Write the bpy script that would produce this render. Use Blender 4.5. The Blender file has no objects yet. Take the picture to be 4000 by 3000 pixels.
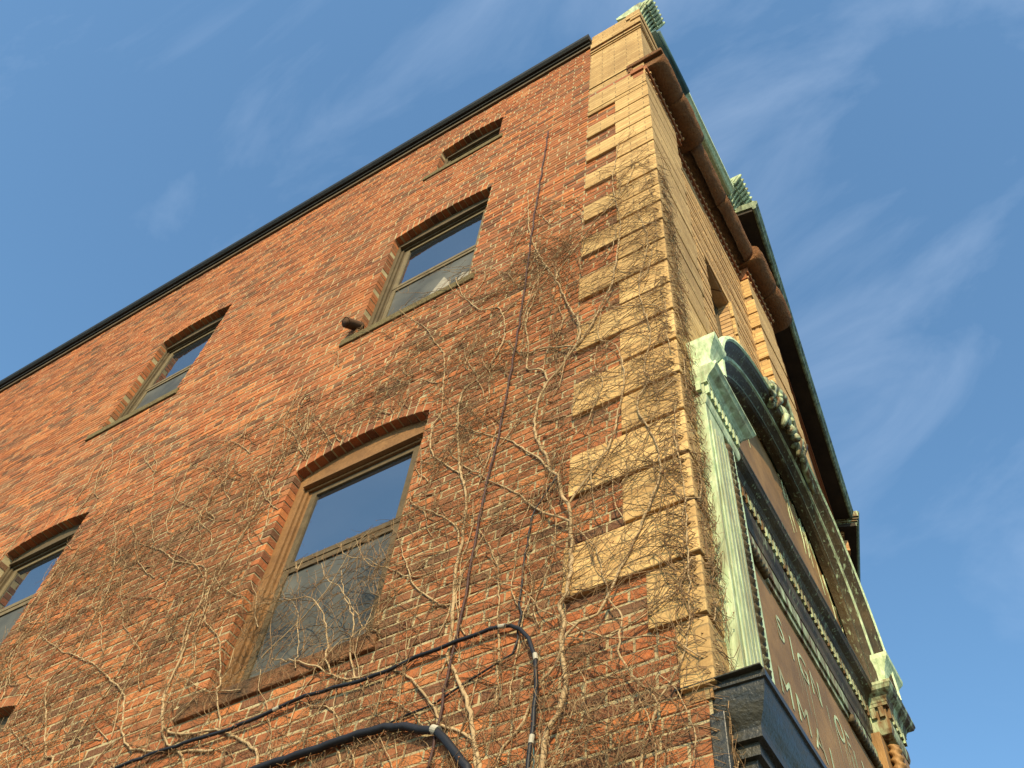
import bpy, math, random
from mathutils import Vector, Matrix, noise as mnoise
from mathutils.geometry import tessellate_polygon
R = math.radians
sc = bpy.context.scene
COL = sc.collection
random.seed(7)

# ------------------------------------------------------------------ camera
K = 2.9            # metres per survey unit (all survey numbers below are units)
CZ = 1.6           # eye height
W = [[0.5181390906499915, -0.8514771914665094, 0.08073707421442472],
     [0.7345802273068778, 0.39467120841901526, -0.5519298206247333],
     [0.4380910549077395, 0.34528427368963666, 0.8299728898900519]]
cam = bpy.data.cameras.new('camera'); camo = bpy.data.objects.new('camera', cam); COL.objects.link(camo)
right, down, fwd = Vector(W[0]), Vector(W[1]), Vector(W[2])
m = Matrix((right, -down, -fwd)).transposed().to_4x4()
m.translation = Vector((-2.7087987, -1.0355747, CZ))
camo.matrix_world = m
cam.sensor_fit = 'HORIZONTAL'; cam.sensor_width = 36; cam.lens = 36 * 3825.0 / 4000
cam.clip_start = .05; cam.clip_end = 3000
sc.camera = camo

# ------------------------------------------------------------------ light
SUN_AZ, SUN_EL = R(27), R(34)        # azimuth measured from -X towards -Y
sdir = Vector((-math.cos(SUN_AZ) * math.cos(SUN_EL), -math.sin(SUN_AZ) * math.cos(SUN_EL), math.sin(SUN_EL)))
world = bpy.data.worlds.new('World'); sc.world = world; world.use_nodes = True
wt = world.node_tree; wt.nodes.clear()
wo = wt.nodes.new('ShaderNodeOutputWorld'); bg = wt.nodes.new('ShaderNodeBackground')
sky = wt.nodes.new('ShaderNodeTexSky'); sky.sky_type = 'NISHITA'; sky.sun_disc = False
sky.sun_elevation = SUN_EL; sky.sun_rotation = math.atan2(sdir.x, sdir.y)
sky.air_density = 1.0; sky.dust_density = 1.0; sky.ozone_density = 1.0; sky.altitude = 50
bg.inputs['Strength'].default_value = .15
tc = wt.nodes.new('ShaderNodeTexCoord')
mp = wt.nodes.new('ShaderNodeMapping'); mp.inputs['Location'].default_value = (3.1, 1.7, .6); mp.inputs['Scale'].default_value = (3.0, 1.1, 1.7); mp.inputs['Rotation'].default_value = (R(35), R(-25), R(-35))
n1 = wt.nodes.new('ShaderNodeTexNoise'); n1.inputs['Scale'].default_value = 2.1; n1.inputs['Detail'].default_value = 9; n1.inputs['Roughness'].default_value = .58; n1.inputs['Distortion'].default_value = .7
n2 = wt.nodes.new('ShaderNodeTexNoise'); n2.inputs['Scale'].default_value = .9; n2.inputs['Detail'].default_value = 3
r1 = wt.nodes.new('ShaderNodeMapRange'); r1.inputs[1].default_value = .47; r1.inputs[2].default_value = .85; r1.inputs[3].default_value = 0; r1.inputs[4].default_value = .42
r2 = wt.nodes.new('ShaderNodeMapRange'); r2.inputs[1].default_value = .35; r2.inputs[2].default_value = .7
mu = wt.nodes.new('ShaderNodeMath'); mu.operation = 'MULTIPLY'
mx = wt.nodes.new('ShaderNodeMix'); mx.data_type = 'RGBA'; mx.inputs[7].default_value = (5.6, 6.3, 7.4, 1)
L = wt.links.new
L(tc.outputs['Generated'], mp.inputs[0]); L(mp.outputs[0], n1.inputs['Vector']); L(tc.outputs['Generated'], n2.inputs['Vector'])
L(n1.outputs['Fac'], r1.inputs[0]); L(n2.outputs['Fac'], r2.inputs[0]); L(r1.outputs[0], mu.inputs[0]); L(r2.outputs[0], mu.inputs[1])
L(mu.outputs[0], mx.inputs[0]); tint = wt.nodes.new('ShaderNodeMix'); tint.data_type = 'RGBA'; tint.blend_type = 'MULTIPLY'; tint.inputs[0].default_value = 1; tint.inputs[7].default_value = (.92, 1.24, 1.30, 1)
L(sky.outputs[0], tint.inputs[6]); L(tint.outputs[2], mx.inputs[6]); L(mx.outputs[2], bg.inputs['Color']); L(bg.outputs[0], wo.inputs[0])
sun = bpy.data.lights.new('sun', 'SUN'); suno = bpy.data.objects.new('sun', sun); COL.objects.link(suno)
sun.energy = 5.0; sun.angle = R(.5); sun.color = (1.0, .79, .47)
suno.rotation_euler = (-sdir).to_track_quat('-Z', 'Y').to_euler()
suno.location = sdir * 60
vs = sc.view_settings; vs.view_transform = 'Standard'; vs.look = 'None'; vs.exposure = .47; vs.gamma = 1; vs.use_curve_mapping = False
sc.render.engine = 'CYCLES'
sc.cycles.max_bounces = 6

# ------------------------------------------------------------------ materials
class NT:
    def __init__(s, name):
        s.m = bpy.data.materials.new(name); s.m.use_nodes = True; s.t = s.m.node_tree
        s.b = s.t.nodes['Principled BSDF']; s.c = s.t.nodes.new('ShaderNodeTexCoord')
    def n(s, typ, **kw):
        nd = s.t.nodes.new(typ)
        for k, v in kw.items():
            if k.startswith('i_'):
                nd.inputs[k[2:].replace('_', ' ')].default_value = v
            else: setattr(nd, k, v)
        return nd
    def l(s, a, b): s.t.links.new(a, b)
    def noise(s, scale, detail=4, rough=.6, vec=None, dist=0):
        nd = s.n('ShaderNodeTexNoise'); nd.inputs['Scale'].default_value = scale; nd.inputs['Detail'].default_value = detail
        nd.inputs['Roughness'].default_value = rough; nd.inputs['Distortion'].default_value = dist
        s.l(vec if vec is not None else s.c.outputs['Object'], nd.inputs['Vector']); return nd.outputs['Fac']
    def scaled(s, v):
        mpn = s.n('ShaderNodeMapping'); mpn.inputs['Scale'].default_value = v; s.l(s.c.outputs['Object'], mpn.inputs[0]); return mpn.outputs[0]
    def ramp(s, fac, stops, interp='LINEAR'):
        rp = s.n('ShaderNodeValToRGB'); cr = rp.color_ramp; cr.interpolation = interp
        while len(cr.elements) < len(stops): cr.elements.new(.5)
        for e, (p, c) in zip(cr.elements, stops):
            e.position = p; e.color = (*c, 1) if len(c) == 3 else c
        s.l(fac, rp.inputs[0]); return rp.outputs[0]
    def mix(s, fac, a, b, blend='MIX'):
        mm = s.n('ShaderNodeMix'); mm.data_type = 'RGBA'; mm.blend_type = blend
        for sock, v in ((mm.inputs[0], fac), (mm.inputs[6], a), (mm.inputs[7], b)):
            if hasattr(v, 'is_linked') or isinstance(v, bpy.types.NodeSocket): s.l(v, sock)
            elif isinstance(v, (int, float)): sock.default_value = v
            else: sock.default_value = (*v, 1)
        return mm.outputs[2]
    def rng(s, v, a, b, c=0., d=1.):
        r = s.n('ShaderNodeMapRange'); s.l(v, r.inputs[0])
        for i, x in enumerate((a, b, c, d)): r.inputs[i + 1].default_value = x
        return r.outputs[0]
    def math(s, op, a, b=None):
        mm = s.n('ShaderNodeMath'); mm.operation = op
        for i, v in enumerate((a, b)):
            if v is None: continue
            if isinstance(v, (int, float)): mm.inputs[i].default_value = v
            else: s.l(v, mm.inputs[i])
        return mm.outputs[0]
    def bump(s, h, dist, strength=1.):
        b = s.n('ShaderNodeBump'); b.inputs['Strength'].default_value = strength; b.inputs['Distance'].default_value = dist
        s.l(h, b.inputs['Height']); s.l(b.outputs[0], s.b.inputs['Normal']); return b
    def done(s, color=None, rough=.8, metal=0., spec=None):
        if color is not None:
            if isinstance(color, tuple): s.b.inputs['Base Color'].default_value = (*color, 1)
            else: s.l(color, s.b.inputs['Base Color'])
        if isinstance(rough, (int, float)): s.b.inputs['Roughness'].default_value = rough
        else: s.l(rough, s.b.inputs['Roughness'])
        if isinstance(metal, (int, float)): s.b.inputs['Metallic'].default_value = metal
        else: s.l(metal, s.b.inputs['Metallic'])
        if spec is not None: s.b.inputs['Specular IOR Level'].default_value = spec
        return s.m

def wallvec(s, jitter=.006):
    sep = s.n('ShaderNodeSeparateXYZ'); s.l(s.c.outputs['Object'], sep.inputs[0])
    u = s.math('ADD', sep.outputs[0], sep.outputs[1])
    nz = s.n('ShaderNodeTexNoise'); nz.inputs['Scale'].default_value = 9; nz.inputs['Detail'].default_value = 3
    s.l(s.c.outputs['Object'], nz.inputs['Vector'])
    sub = s.n('ShaderNodeVectorMath'); sub.operation = 'SUBTRACT'; s.l(nz.outputs['Color'], sub.inputs[0]); sub.inputs[1].default_value = (.5, .5, .5)
    scl = s.n('ShaderNodeVectorMath'); scl.operation = 'SCALE'; scl.inputs['Scale'].default_value = jitter * 2; s.l(sub.outputs[0], scl.inputs[0])
    nz2 = s.n('ShaderNodeTexNoise'); nz2.inputs['Scale'].default_value = 55; nz2.inputs['Detail'].default_value = 2
    s.l(s.c.outputs['Object'], nz2.inputs['Vector'])
    sub2 = s.n('ShaderNodeVectorMath'); sub2.operation = 'SUBTRACT'; s.l(nz2.outputs['Color'], sub2.inputs[0]); sub2.inputs[1].default_value = (.5, .5, .5)
    scl2 = s.n('ShaderNodeVectorMath'); scl2.operation = 'SCALE'; scl2.inputs['Scale'].default_value = jitter; s.l(sub2.outputs[0], scl2.inputs[0])
    cmb = s.n('ShaderNodeCombineXYZ'); s.l(u, cmb.inputs[0]); s.l(sep.outputs[2], cmb.inputs[1])
    ad = s.n('ShaderNodeVectorMath'); ad.operation = 'ADD'; s.l(cmb.outputs[0], ad.inputs[0]); s.l(scl.outputs[0], ad.inputs[1])
    ad2 = s.n('ShaderNodeVectorMath'); ad2.operation = 'ADD'; s.l(ad.outputs[0], ad2.inputs[0]); s.l(scl2.outputs[0], ad2.inputs[1])
    return ad2.outputs[0], sep

COURSE = .0684
def brick(name, stops, mortar, bw=.214, mort=.0095, jitter=.006, dirt=.5, header=True, bump=.007, grime=(.05, .03, .018)):
    s = NT(name); v, sep = wallvec(s, jitter)
    b = s.n('ShaderNodeTexBrick'); s.l(v, b.inputs['Vector'])
    b.inputs['Scale'].default_value = 1; b.inputs['Brick Width'].default_value = bw; b.inputs['Row Height'].default_value = COURSE
    b.inputs['Mortar Size'].default_value = mort; b.inputs['Mortar Smooth'].default_value = .25; b.inputs['Bias'].default_value = 0
    b.inputs['Color1'].default_value = (0, 0, 0, 1); b.inputs['Color2'].default_value = (1, 1, 1, 1); b.inputs['Mortar'].default_value = (.5, .5, .5, 1)
    b.offset = .5; b.offset_frequency = 2
    if header: b.squash = .52; b.squash_frequency = 6
    col = s.ramp(b.outputs['Color'], stops)
    fine = s.noise(70, 4, .65); mid = s.noise(14, 5, .6); big = s.noise(1.1, 4, .55)
    col = s.mix(s.rng(fine, .35, .75, 0, .45), col, grime, 'MIX')
    col = s.mix(s.rng(mid, .5, .75, 0, .4), col, tuple(min(1, c * 1.5) for c in stops[-1][1]))
    mcol = s.mix(s.rng(mid, .4, .75), mortar, tuple(c * .55 for c in mortar))
    nz = s.noise(30, 3, .6)
    fac = s.math('MINIMUM', s.math('MAXIMUM', s.math('ADD', b.outputs['Fac'], s.rng(nz, .66, .82, 0, .8)), 0), 1)
    col = s.mix(fac, col, mcol)
    col = s.mix(s.rng(big, .45, .72, 0, dirt), col, grime)
    oi = s.n('ShaderNodeObjectInfo'); tone = s.rng(oi.outputs['Random'], 0, 1, .80, 1.0)
    tc_ = s.n('ShaderNodeCombineXYZ'); [s.l(tone, tc_.inputs[i_]) for i_ in range(3)]
    run = s.noise(3, 5, .6, s.scaled((1, 1, .15))); col = s.mix(s.rng(run, .5, .74, 0, dirt), col, grime)
    col = s.mix(1.0, col, tc_.outputs[0], 'MULTIPLY')
    h = s.math('SUBTRACT', s.math('MULTIPLY', fine, .3), s.math('MULTIPLY', fac, .9))
    s.bump(h, bump)
    return s.done(col, .92, spec=.2)

M = {}
M['red'] = brick('red_brick', [(0, (.085, .036, .02)), (.22, (.15, .048, .024)), (.45, (.27, .07, .028)), (.75, (.36, .092, .034)), (1, (.45, .125, .042))], (.40, .315, .18), dirt=.45)
def brickface():
    s = NT('red_brick_faces'); at = s.n('ShaderNodeAttribute'); at.attribute_name = 'tint'
    col = s.ramp(at.outputs['Fac'], [(0, (.125, .060, .033)), (.12, (.18, .070, .035)), (.28, (.27, .092, .038)), (.60, (.35, .110, .041)), (.86, (.41, .135, .048)), (1, (.50, .18, .06))])
    fine = s.noise(75, 4, .65); mid = s.noise(16, 5, .6); big = s.noise(.9, 4, .6)
    col = s.mix(s.rng(mid, .42, .74, 0, .45), col, (.085, .045, .026))
    col = s.mix(s.rng(fine, .52, .8, 0, .5), col, (.33, .24, .135))
    smear = s.noise(3.5, 5, .65); col = s.mix(s.rng(smear, .5, .75, 0, .42), col, (.24, .165, .09))
    col = s.mix(s.rng(big, .5, .74, 0, .30), col, (.12, .07, .04))
    run = s.noise(2.2, 5, .6, s.scaled((1, 1, .12))); col = s.mix(s.rng(run, .52, .72, 0, .38), col, (.10, .055, .03))
    patch = s.noise(.55, 3, .55); col = s.mix(s.rng(patch, .55, .66, 0, .35), col, (.40, .16, .06))
    s.bump(s.math('ADD', fine, mid), .006); return s.done(col, .93, spec=.15)
M['brickface'] = brickface()
def buffface():
    s = NT('buff_brick_faces'); at = s.n('ShaderNodeAttribute'); at.attribute_name = 'tint'
    col = s.ramp(at.outputs['Fac'], [(0, (.40, .235, .10)), (.5, (.50, .305, .13)), (1, (.58, .37, .16))])
    mid = s.noise(12, 5, .6); fine = s.noise(70, 4, .6); run = s.noise(3, 5, .6, s.scaled((1, 1, .2)))
    col = s.mix(s.rng(mid, .45, .75, 0, .4), col, (.28, .17, .075)); col = s.mix(s.rng(run, .52, .75, 0, .4), col, (.17, .10, .045))
    s.bump(s.math('ADD', fine, mid), .004); return s.done(col, .92, spec=.15)
M['buffface'] = buffface()
def mortar():
    s = NT('sandy_mortar'); fine = s.noise(120, 3, .65); mid = s.noise(7, 5, .6); big = s.noise(.8, 3, .5)
    col = s.mix(s.rng(mid, .35, .7), (.44, .365, .21), (.27, .215, .12)); col = s.mix(s.rng(big, .5, .75, 0, .5), col, (.17, .12, .065))
    s.bump(fine, .004); return s.done(col, .95, spec=.1)
M['mortar'] = mortar()
M['buff'] = brick('buff_brick', [(0, (.46, .28, .11)), (.5, (.57, .36, .145)), (1, (.65, .43, .18))], (.36, .24, .11), mort=.005, jitter=.004, dirt=.30, header=False, bump=.004, bw=.30, grime=(.2, .12, .05))
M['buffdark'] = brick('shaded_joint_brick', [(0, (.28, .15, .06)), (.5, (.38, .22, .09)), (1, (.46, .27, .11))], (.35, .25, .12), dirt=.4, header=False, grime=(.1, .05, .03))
M['facade'] = brick('buff_front_brick', [(0, (.36, .21, .095)), (.5, (.47, .285, .13)), (1, (.56, .35, .165))], (.16, .095, .045), mort=.0085, jitter=.004, dirt=.3, header=False, bump=.005, bw=.30, grime=(.15, .09, .04))
M['orange'] = brick('orange_front_brick', [(0, (.36, .19, .08)), (.5, (.46, .25, .11)), (1, (.54, .31, .14))], (.42, .29, .15), mort=.006, jitter=.003, dirt=.2, header=False, bw=.30)

def stone(name, a, b, scale=8, bump=.01, rough=.9, bscale=40):
    s = NT(name); f = s.noise(scale, 6, .65); g = s.noise(bscale, 5, .7)
    col = s.mix(s.rng(f, .3, .7), a, b); col = s.mix(s.rng(g, .4, .75, 0, .5), col, tuple(c * .45 for c in a))
    s.bump(g, bump); return s.done(col, rough, spec=.2)
M['brownstone'] = stone('brownstone', (.17, .076, .030), (.26, .12, .047), 5, .05, .95, 26)
M['terracotta'] = stone('red_terracotta', (.27, .095, .04), (.36, .145, .06), 18, .006)
M['white'] = stone('tan_glaze', (.46, .29, .13), (.54, .36, .17), 30, .001)
M['sill'] = stone('mossy_sill_stone', (.12, .09, .04), (.20, .155, .07), 14, .02, .95, 50)
M['sandstone'] = stone('orange_sandstone', (.065, .05, .03), (.30, .125, .05), 4.5, .03)
M['khaki'] = stone('khaki_painted_wood', (.075, .053, .027), (.125, .09, .046), 12, .002, .7, 60)
M['wood'] = stone('weathered_orange_wood', (.15, .075, .029), (.25, .13, .05), 6, .004, .75, 60)
M['tan'] = stone('tan_sash_paint', (.13, .098, .05), (.19, .145, .075), 12, .002, .6, 60)
M['black'] = stone('black_coping_metal', (.012, .012, .01), (.03, .028, .02), 6, .003, .55, 50)
M['cable'] = stone('black_rubber', (.012, .012, .015), (.022, .022, .026), 20, .001, .5)
M['wirebrown'] = stone('brown_cable', (.05, .022, .02), (.08, .04, .03), 20, .001, .6)
M['clip'] = stone('pale_clip', (.34, .31, .24), (.42, .39, .31), 20, .001, .6)
M['rust'] = stone('rusty_iron', (.05, .028, .015), (.12, .06, .03), 20, .004, .85)
M['pave'] = stone('pavement_concrete', (.12, .112, .10), (.19, .175, .155), 3, .004)
M['asphalt'] = stone('road_asphalt', (.04, .04, .042), (.06, .06, .06), 3, .006)
M['curtain'] = stone('pale_paper', (.25, .225, .18), (.33, .30, .24), 6, .001)

def blackpaint():
    s = NT('glossy_black_paint'); f = s.noise(60, 3, .6); g = s.noise(9, 5, .6, s.scaled((1, 1, 3)))
    col = s.mix(s.rng(g, .4, .7), (.022, .022, .018), (.05, .043, .025))
    s.bump(s.math('ADD', f, s.math('MULTIPLY', g, .6)), .004); return s.done(col, s.rng(g, .3, .7, .28, .55), spec=.4)
M['blackpaint'] = blackpaint()

def copper(name, green, metal=.25, dark=(.055, .032, .014), mid=(.17, .095, .038), crough=.62, lo=.3, hi=.62, vs=(3.2, 3.2, .45), gs=(1.6, 1.6, .5)):
    s = NT(name)
    f = s.noise(5, 6, .6, s.scaled(vs), .6)          # vertical runs
    g = s.noise(26, 5, .65, s.scaled(gs))
    w = s.noise(3, 4, .6)
    brown = s.mix(s.rng(w, .35, .7), dark, mid)
    verd = s.mix(s.rng(g, .35, .7), (.62, .72, .46), (.27, .37, .20))
    fac = s.rng(s.math('ADD', s.math('MULTIPLY', f, .75), s.math('MULTIPLY', g, .25)), lo, hi)
    fac = s.math('MULTIPLY', fac, 1.0)
    mixf = s.math('MINIMUM', s.math('MAXIMUM', s.math('ADD', fac, green - .5), 0), 1)
    col = s.mix(mixf, brown, verd)
    s.bump(s.math('ADD', f, s.math('MULTIPLY', g, .4)), .006)
    ro = s.rng(mixf, 0, 1, crough, .85)
    return s.done(col, ro, s.rng(mixf, 0, 1, metal, 0), spec=.22)
M['verdigris'] = copper('verdigris_copper', .58, lo=.34, hi=.62, dark=(.10, .085, .045), mid=(.22, .19, .10))
M['patchy'] = copper('patchy_copper', .42, lo=.42, hi=.62)
M['brown'] = copper('brown_copper', -.06, metal=.2, dark=(.19, .105, .04), mid=(.34, .19, .07), lo=.3, hi=.9)
M['darkcopper'] = copper('dark_copper', .10, metal=.1, dark=(.04, .030, .014), mid=(.13, .085, .036), lo=.42, hi=.72)
M['stain'] = copper('lettering_stain', .62, metal=.1, dark=(.17, .10, .045), mid=(.30, .175, .075), lo=.42, hi=.58)
M['greyverd'] = copper('grey_verdigris', .55, metal=0, dark=(.15, .135, .085), mid=(.26, .25, .17), lo=.36, hi=.75)
M['streaky'] = copper('streaked_dark_copper', .5, metal=.1, dark=(.035, .026, .013), mid=(.105, .07, .03), lo=.56, hi=.70, vs=(7, 7, .8), gs=(5, 5, 1.2))
M['paleverd'] = copper('pale_verdigris', 1.2)
M['bluecopper'] = stone('blue_green_copper', (.035, .085, .09), (.08, .16, .15), 10, .002, .5, 40)
M['soffit'] = stone('shade_dark_soffit', (.02, .016, .012), (.045, .033, .022), 5, .003, .8)  # near-black: shade under the overhanging eaves is put into the colour
M['eave'] = copper('dark_green_gutter_copper', .42, metal=.3, dark=(.03, .035, .025), mid=(.07, .09, .05), lo=.35, hi=.8)

def glass():
    s = NT('window_glass')
    s.b.inputs['IOR'].default_value = 2.9
    return s.done((.012, .016, .02), .03, spec=.8)
M['glass'] = glass()
def screen():
    s = NT('dusty_insect_screen'); f = s.noise(2.2, 5, .6); g = s.noise(160, 2, .5)
    col = s.mix(s.rng(f, .35, .7), (.035, .037, .033), (.10, .098, .08)); s.bump(g, .001)
    return s.done(col, .65, spec=.35)
M['screen'] = screen()
def bark(name, a, b):
    s = NT(name); f = s.noise(45, 4, .7); g = s.noise(6, 3, .6)
    col = s.mix(s.rng(f, .3, .7), a, b); col = s.mix(s.rng(g, .45, .75, 0, .4), col, tuple(c * .55 for c in a))
    s.bump(f, .002); return s.done(col, .9, spec=.15)
M['stem'] = bark('pale_vine_bark', (.28, .19, .10), (.46, .335, .19))
M['twig'] = bark('brown_twig_bark', (.11, .06, .032), (.30, .195, .10))
M['bud'] = bark('red_brown_buds', (.16, .06, .03), (.26, .12, .06))

# ------------------------------------------------------------------ mesh helpers (survey units in, metres out)
TH = -0.01996854
e1 = Vector((math.cos(TH), -math.sin(TH), 0)); nb = Vector((math.sin(TH), math.cos(TH), 0))   # along the front, and into the building
def P(x, y, z): return Vector((x * K, y * K, z * K + CZ))
def LW(y, z, out=0.): return P(-out, y, z)                 # side wall point, out = towards the viewer's side
def FR(v, z, o=0.):
    q = e1 * v - nb * o; return P(q.x, q.y, z)
class MB:
    def __init__(s): s.v = []; s.f = []; s.smooth = False
    def add(s, vs, fs):
        o = len(s.v); s.v += [tuple(p) for p in vs]; s.f += [tuple(i + o for i in f) for f in fs]; return s
    def quad(s, a, b, c, d): return s.add([a, b, c, d], [(0, 1, 2, 3)])
    def hexa(s, p):    # 8 points: bottom loop 0-3, top loop 4-7
        return s.add(p, [(3, 2, 1, 0), (4, 5, 6, 7), (0, 1, 5, 4), (1, 2, 6, 5), (2, 3, 7, 6), (3, 0, 4, 7)])
    def box(s, fn, a0, a1, z0, z1, o0, o1):   # fn = LW or FR
        return s.hexa([fn(a0, z0, o0), fn(a1, z0, o0), fn(a1, z0, o1), fn(a0, z0, o1), fn(a0, z1, o0), fn(a1, z1, o0), fn(a1, z1, o1), fn(a0, z1, o1)])
    def poly_prism(s, pts0, pts1):
        n = len(pts0); o = list(range(n))
        return s.add(list(pts0) + list(pts1), [tuple(reversed(o)), tuple(i + n for i in o)] + [(i, (i + 1) % n, (i + 1) % n + n, i + n) for i in range(n)])
    def grid(s, rows, closed=False):
        n = len(rows[0]); vs = [p for r in rows for p in r]; fs = []
        for i in range(len(rows) - 1):
            for j in range(n if closed else n - 1):
                k = (j + 1) % n
                fs.append((i * n + j, i * n + k, (i + 1) * n + k, (i + 1) * n + j))
        return s.add(vs, fs)
    def tube(s, pts, rad, n=6, caps=True):
        if not hasattr(rad, '__len__'): rad = [rad] * len(pts)
        rows = []; up = None
        for i, p in enumerate(pts):
            t = (pts[min(i + 1, len(pts) - 1)] - pts[max(i - 1, 0)])
            if t.length < 1e-9: t = Vector((0, 0, 1))
            t.normalize()
            if up is None: up = t.orthogonal().normalized()
            up = (up - t * up.dot(t))
            if up.length < 1e-6: up = t.orthogonal()
            up.normalize(); w = t.cross(up)
            rows.append([p + (up * math.cos(2 * math.pi * k / n) + w * math.sin(2 * math.pi * k / n)) * rad[i] for k in range(n)])
        o = len(s.v); s.grid(rows, True)
        if caps:
            s.f.append(tuple(o + k for k in reversed(range(n)))); e = o + (len(rows) - 1) * n; s.f.append(tuple(e + k for k in range(n)))
        return s
    def ball(s, c, r, n=10, m_=7, sq=(1, 1, 1)):
        rows = []
        for i in range(m_ + 1):
            a = math.pi * i / m_
            rows.append([c + Vector((r * sq[0] * math.sin(a) * math.cos(2 * math.pi * k / n), r * sq[1] * math.sin(a) * math.sin(2 * math.pi * k / n), r * sq[2] * math.cos(a))) for k in range(n)])
        return s.grid(rows, True)
    def build(s, name, mat, parent=None, smooth=False, bevel=0.):
        me = bpy.data.meshes.new(name); me.from_pydata(s.v, [], s.f); me.update()
        o = bpy.data.objects.new(name, me); COL.objects.link(o)
        me.materials.append(M[mat] if isinstance(mat, str) else mat)
        import bmesh
        bm = bmesh.new(); bm.from_mesh(me); bmesh.ops.recalc_face_normals(bm, faces=bm.faces); bm.to_mesh(me); bm.free()
        if smooth: me.polygons.foreach_set('use_smooth', [True] * len(me.polygons))
        if bevel:
            b = o.modifiers.new('bevel', 'BEVEL'); b.width = bevel; b.segments = 2; b.limit_method = 'ANGLE'
        if parent: attach(o, parent)
        return o
def attach(o, parent):
    o.parent = parent; o.matrix_parent_inverse = Matrix.Translation(-parent_world(parent))
def parent_world(p):
    loc = p.location.copy()
    if p.parent: pass
    return loc
def thing(name, label, cat, loc, group=None):
    o = bpy.data.objects.new(name, None); COL.objects.link(o); o.location = loc; o.empty_display_size = .2
    o['label'] = label; o['category'] = cat
    if group: o['group'] = group
    return o
def tag(o, label, cat, group=None):
    o['label'] = label; o['category'] = cat
    if group: o['group'] = group
    return o
def rebase(o):      # give a one-mesh thing an origin at the middle of its own base
    vs_ = [v.co for v in o.data.vertices]
    c = Vector((sum(v.x for v in vs_) / len(vs_), sum(v.y for v in vs_) / len(vs_), min(v.z for v in vs_)))
    o.data.transform(Matrix.Translation(-c)); o.location = c
def sheet(mb, outer, holes, fn):
    loops = [[Vector((a, b, 0)) for a, b in outer]] + [[Vector((a, b, 0)) for a, b in h] for h in holes]
    flat = [q for lp in loops for q in lp]
    tris = tessellate_polygon(loops)
    mb.add([fn(q.x, q.y) for q in flat], [tuple(t) for t in tris])
def arch_loop(a0, a1, z0, zs, rise, n=12):
    pts = [(a0, z0), (a1, z0)]
    for i in range(n + 1):
        t = i / n; pts.append((a1 + (a0 - a1) * t, zs + rise * (1 - (2 * t - 1) ** 2)))
    return pts

GROUND = -CZ / K
# ------------------------------------------------------------------ ground
g = MB(); g.quad(Vector((-300, -300, -.13)), Vector((300, -300, -.13)), Vector((300, 300, -.13)), Vector((-300, 300, -.13)))
o = g.build('ground', 'asphalt'); o['kind'] = 'structure'
g = MB(); pv = [(-5.2, -3.6), (40, -3.6), (40, 8.0), (1.0, .5), (1.0, 40), (-5.2, 40)]
g.poly_prism([Vector((x, y, -.126)) for x, y in pv], [Vector((x, y, 0)) for x, y in pv])
o = g.build('pavement', 'pave'); o['kind'] = 'structure'

# ------------------------------------------------------------------ the corner building
B = thing('brick_building', 'red brick corner building with buff block corner, copper bay and bare vines on its side', 'building', (0, 0, 0))
DEPTH = 5.6; TOP = 4.215
WIN = {  # y0, y1, z0, spring, rise, sash split, wood, sill stone, label
 'A': (.59, 1.0, 2.47, 3.145, .03, 2.80, 'khaki', 'sill', 'tall sash window with crumpled pale paper behind its lower half'),
 'B': (.622, .927, 3.682, 3.925, .028, None, 'khaki', 'sill', 'small squat attic window just under the roof edge'),
 'C': (1.90, 2.293, 2.81, 3.46, .03, 3.12, 'khaki', 'sill', 'tall sash window nearest the left end of the roof edge'),
 'D': (.605, 1.003, 1.142, 1.825, .036, 1.50, 'wood', 'sandstone', 'large orange wood window with vines over its lower sash'),
 'E': (1.94, 2.318, 1.56, 2.175, .028, 1.90, 'khaki', 'sill', 'sash window at the left edge of the photo'),
 'F': (1.665, 2.05, .70, 1.36, .03, 1.03, 'khaki', 'sill', 'window at the bottom left corner of the photo'),
}
holes = [arch_loop(w[0], w[1], w[2], w[3], w[4]) for w in WIN.values()]
BW = MB(); mb = BW; sheet(mb, [(0, GROUND), (DEPTH, GROUND), (DEPTH, TOP), (0, TOP)], holes, lambda a, b: LW(a, b, 0))
RV = .034   # reveal depth
for h in holes:
    n = len(h)
    for i in range(n):
        a, b = h[i], h[(i + 1) % n]
        mb.quad(LW(*a, 0), LW(*b, 0), LW(*b, -RV - .02), LW(*a, -RV - .02))
# real bricks, one by one, standing a few millimetres proud of the mortar
br = random.Random(21); n_mortar = len(BW.f); tints = []
def add_brick(y0_, y1_, z0_, z1_, deep=False, tint=None):
    j = lambda: br.uniform(-.0011, .0011)
    p = (.0042 + br.uniform(-.0022, .0022)) / K; d = -(.030 if deep else .004)
    t = [br.uniform(-.0012, .0012) / K for _ in range(4)]
    ya, yb, za, zb2 = y0_ + j() / 1.5, y1_ + j() / 1.5, z0_ + j(), z1_ + j()
    c = .0011
    f = [LW(ya + c, za + c, p + t[0]), LW(yb - c, za + c + j() * .5, p + t[1]), LW(yb - c, zb2 - c, p + t[2]), LW(ya + c, zb2 - c + j() * .5, p + t[3])]
    g = [LW(ya, za, p - c * .9), LW(yb, za, p - c * .9), LW(yb, zb2, p - c * .9), LW(ya, zb2, p - c * .9)]
    b_ = [LW(ya, za, d), LW(yb, za, d), LW(yb, zb2, d), LW(ya, zb2, d)]
    fs = [(0, 1, 2, 3)] + [(4 + k, 4 + (k + 1) % 4, (k + 1) % 4, k) for k in range(4)] + [(8 + k, 8 + (k + 1) % 4, 4 + (k + 1) % 4, 4 + k) for k in range(4)]
    BW.add(f + g + b_, fs)
    tt = br.random() if tint is None else tint
    tints.extend([tt] * len(fs))
CU = COURSE / K; JT = .0125 / K; SOLD = .066     # course, joint, depth of the arch ring
zc = .42; row = 0
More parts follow.
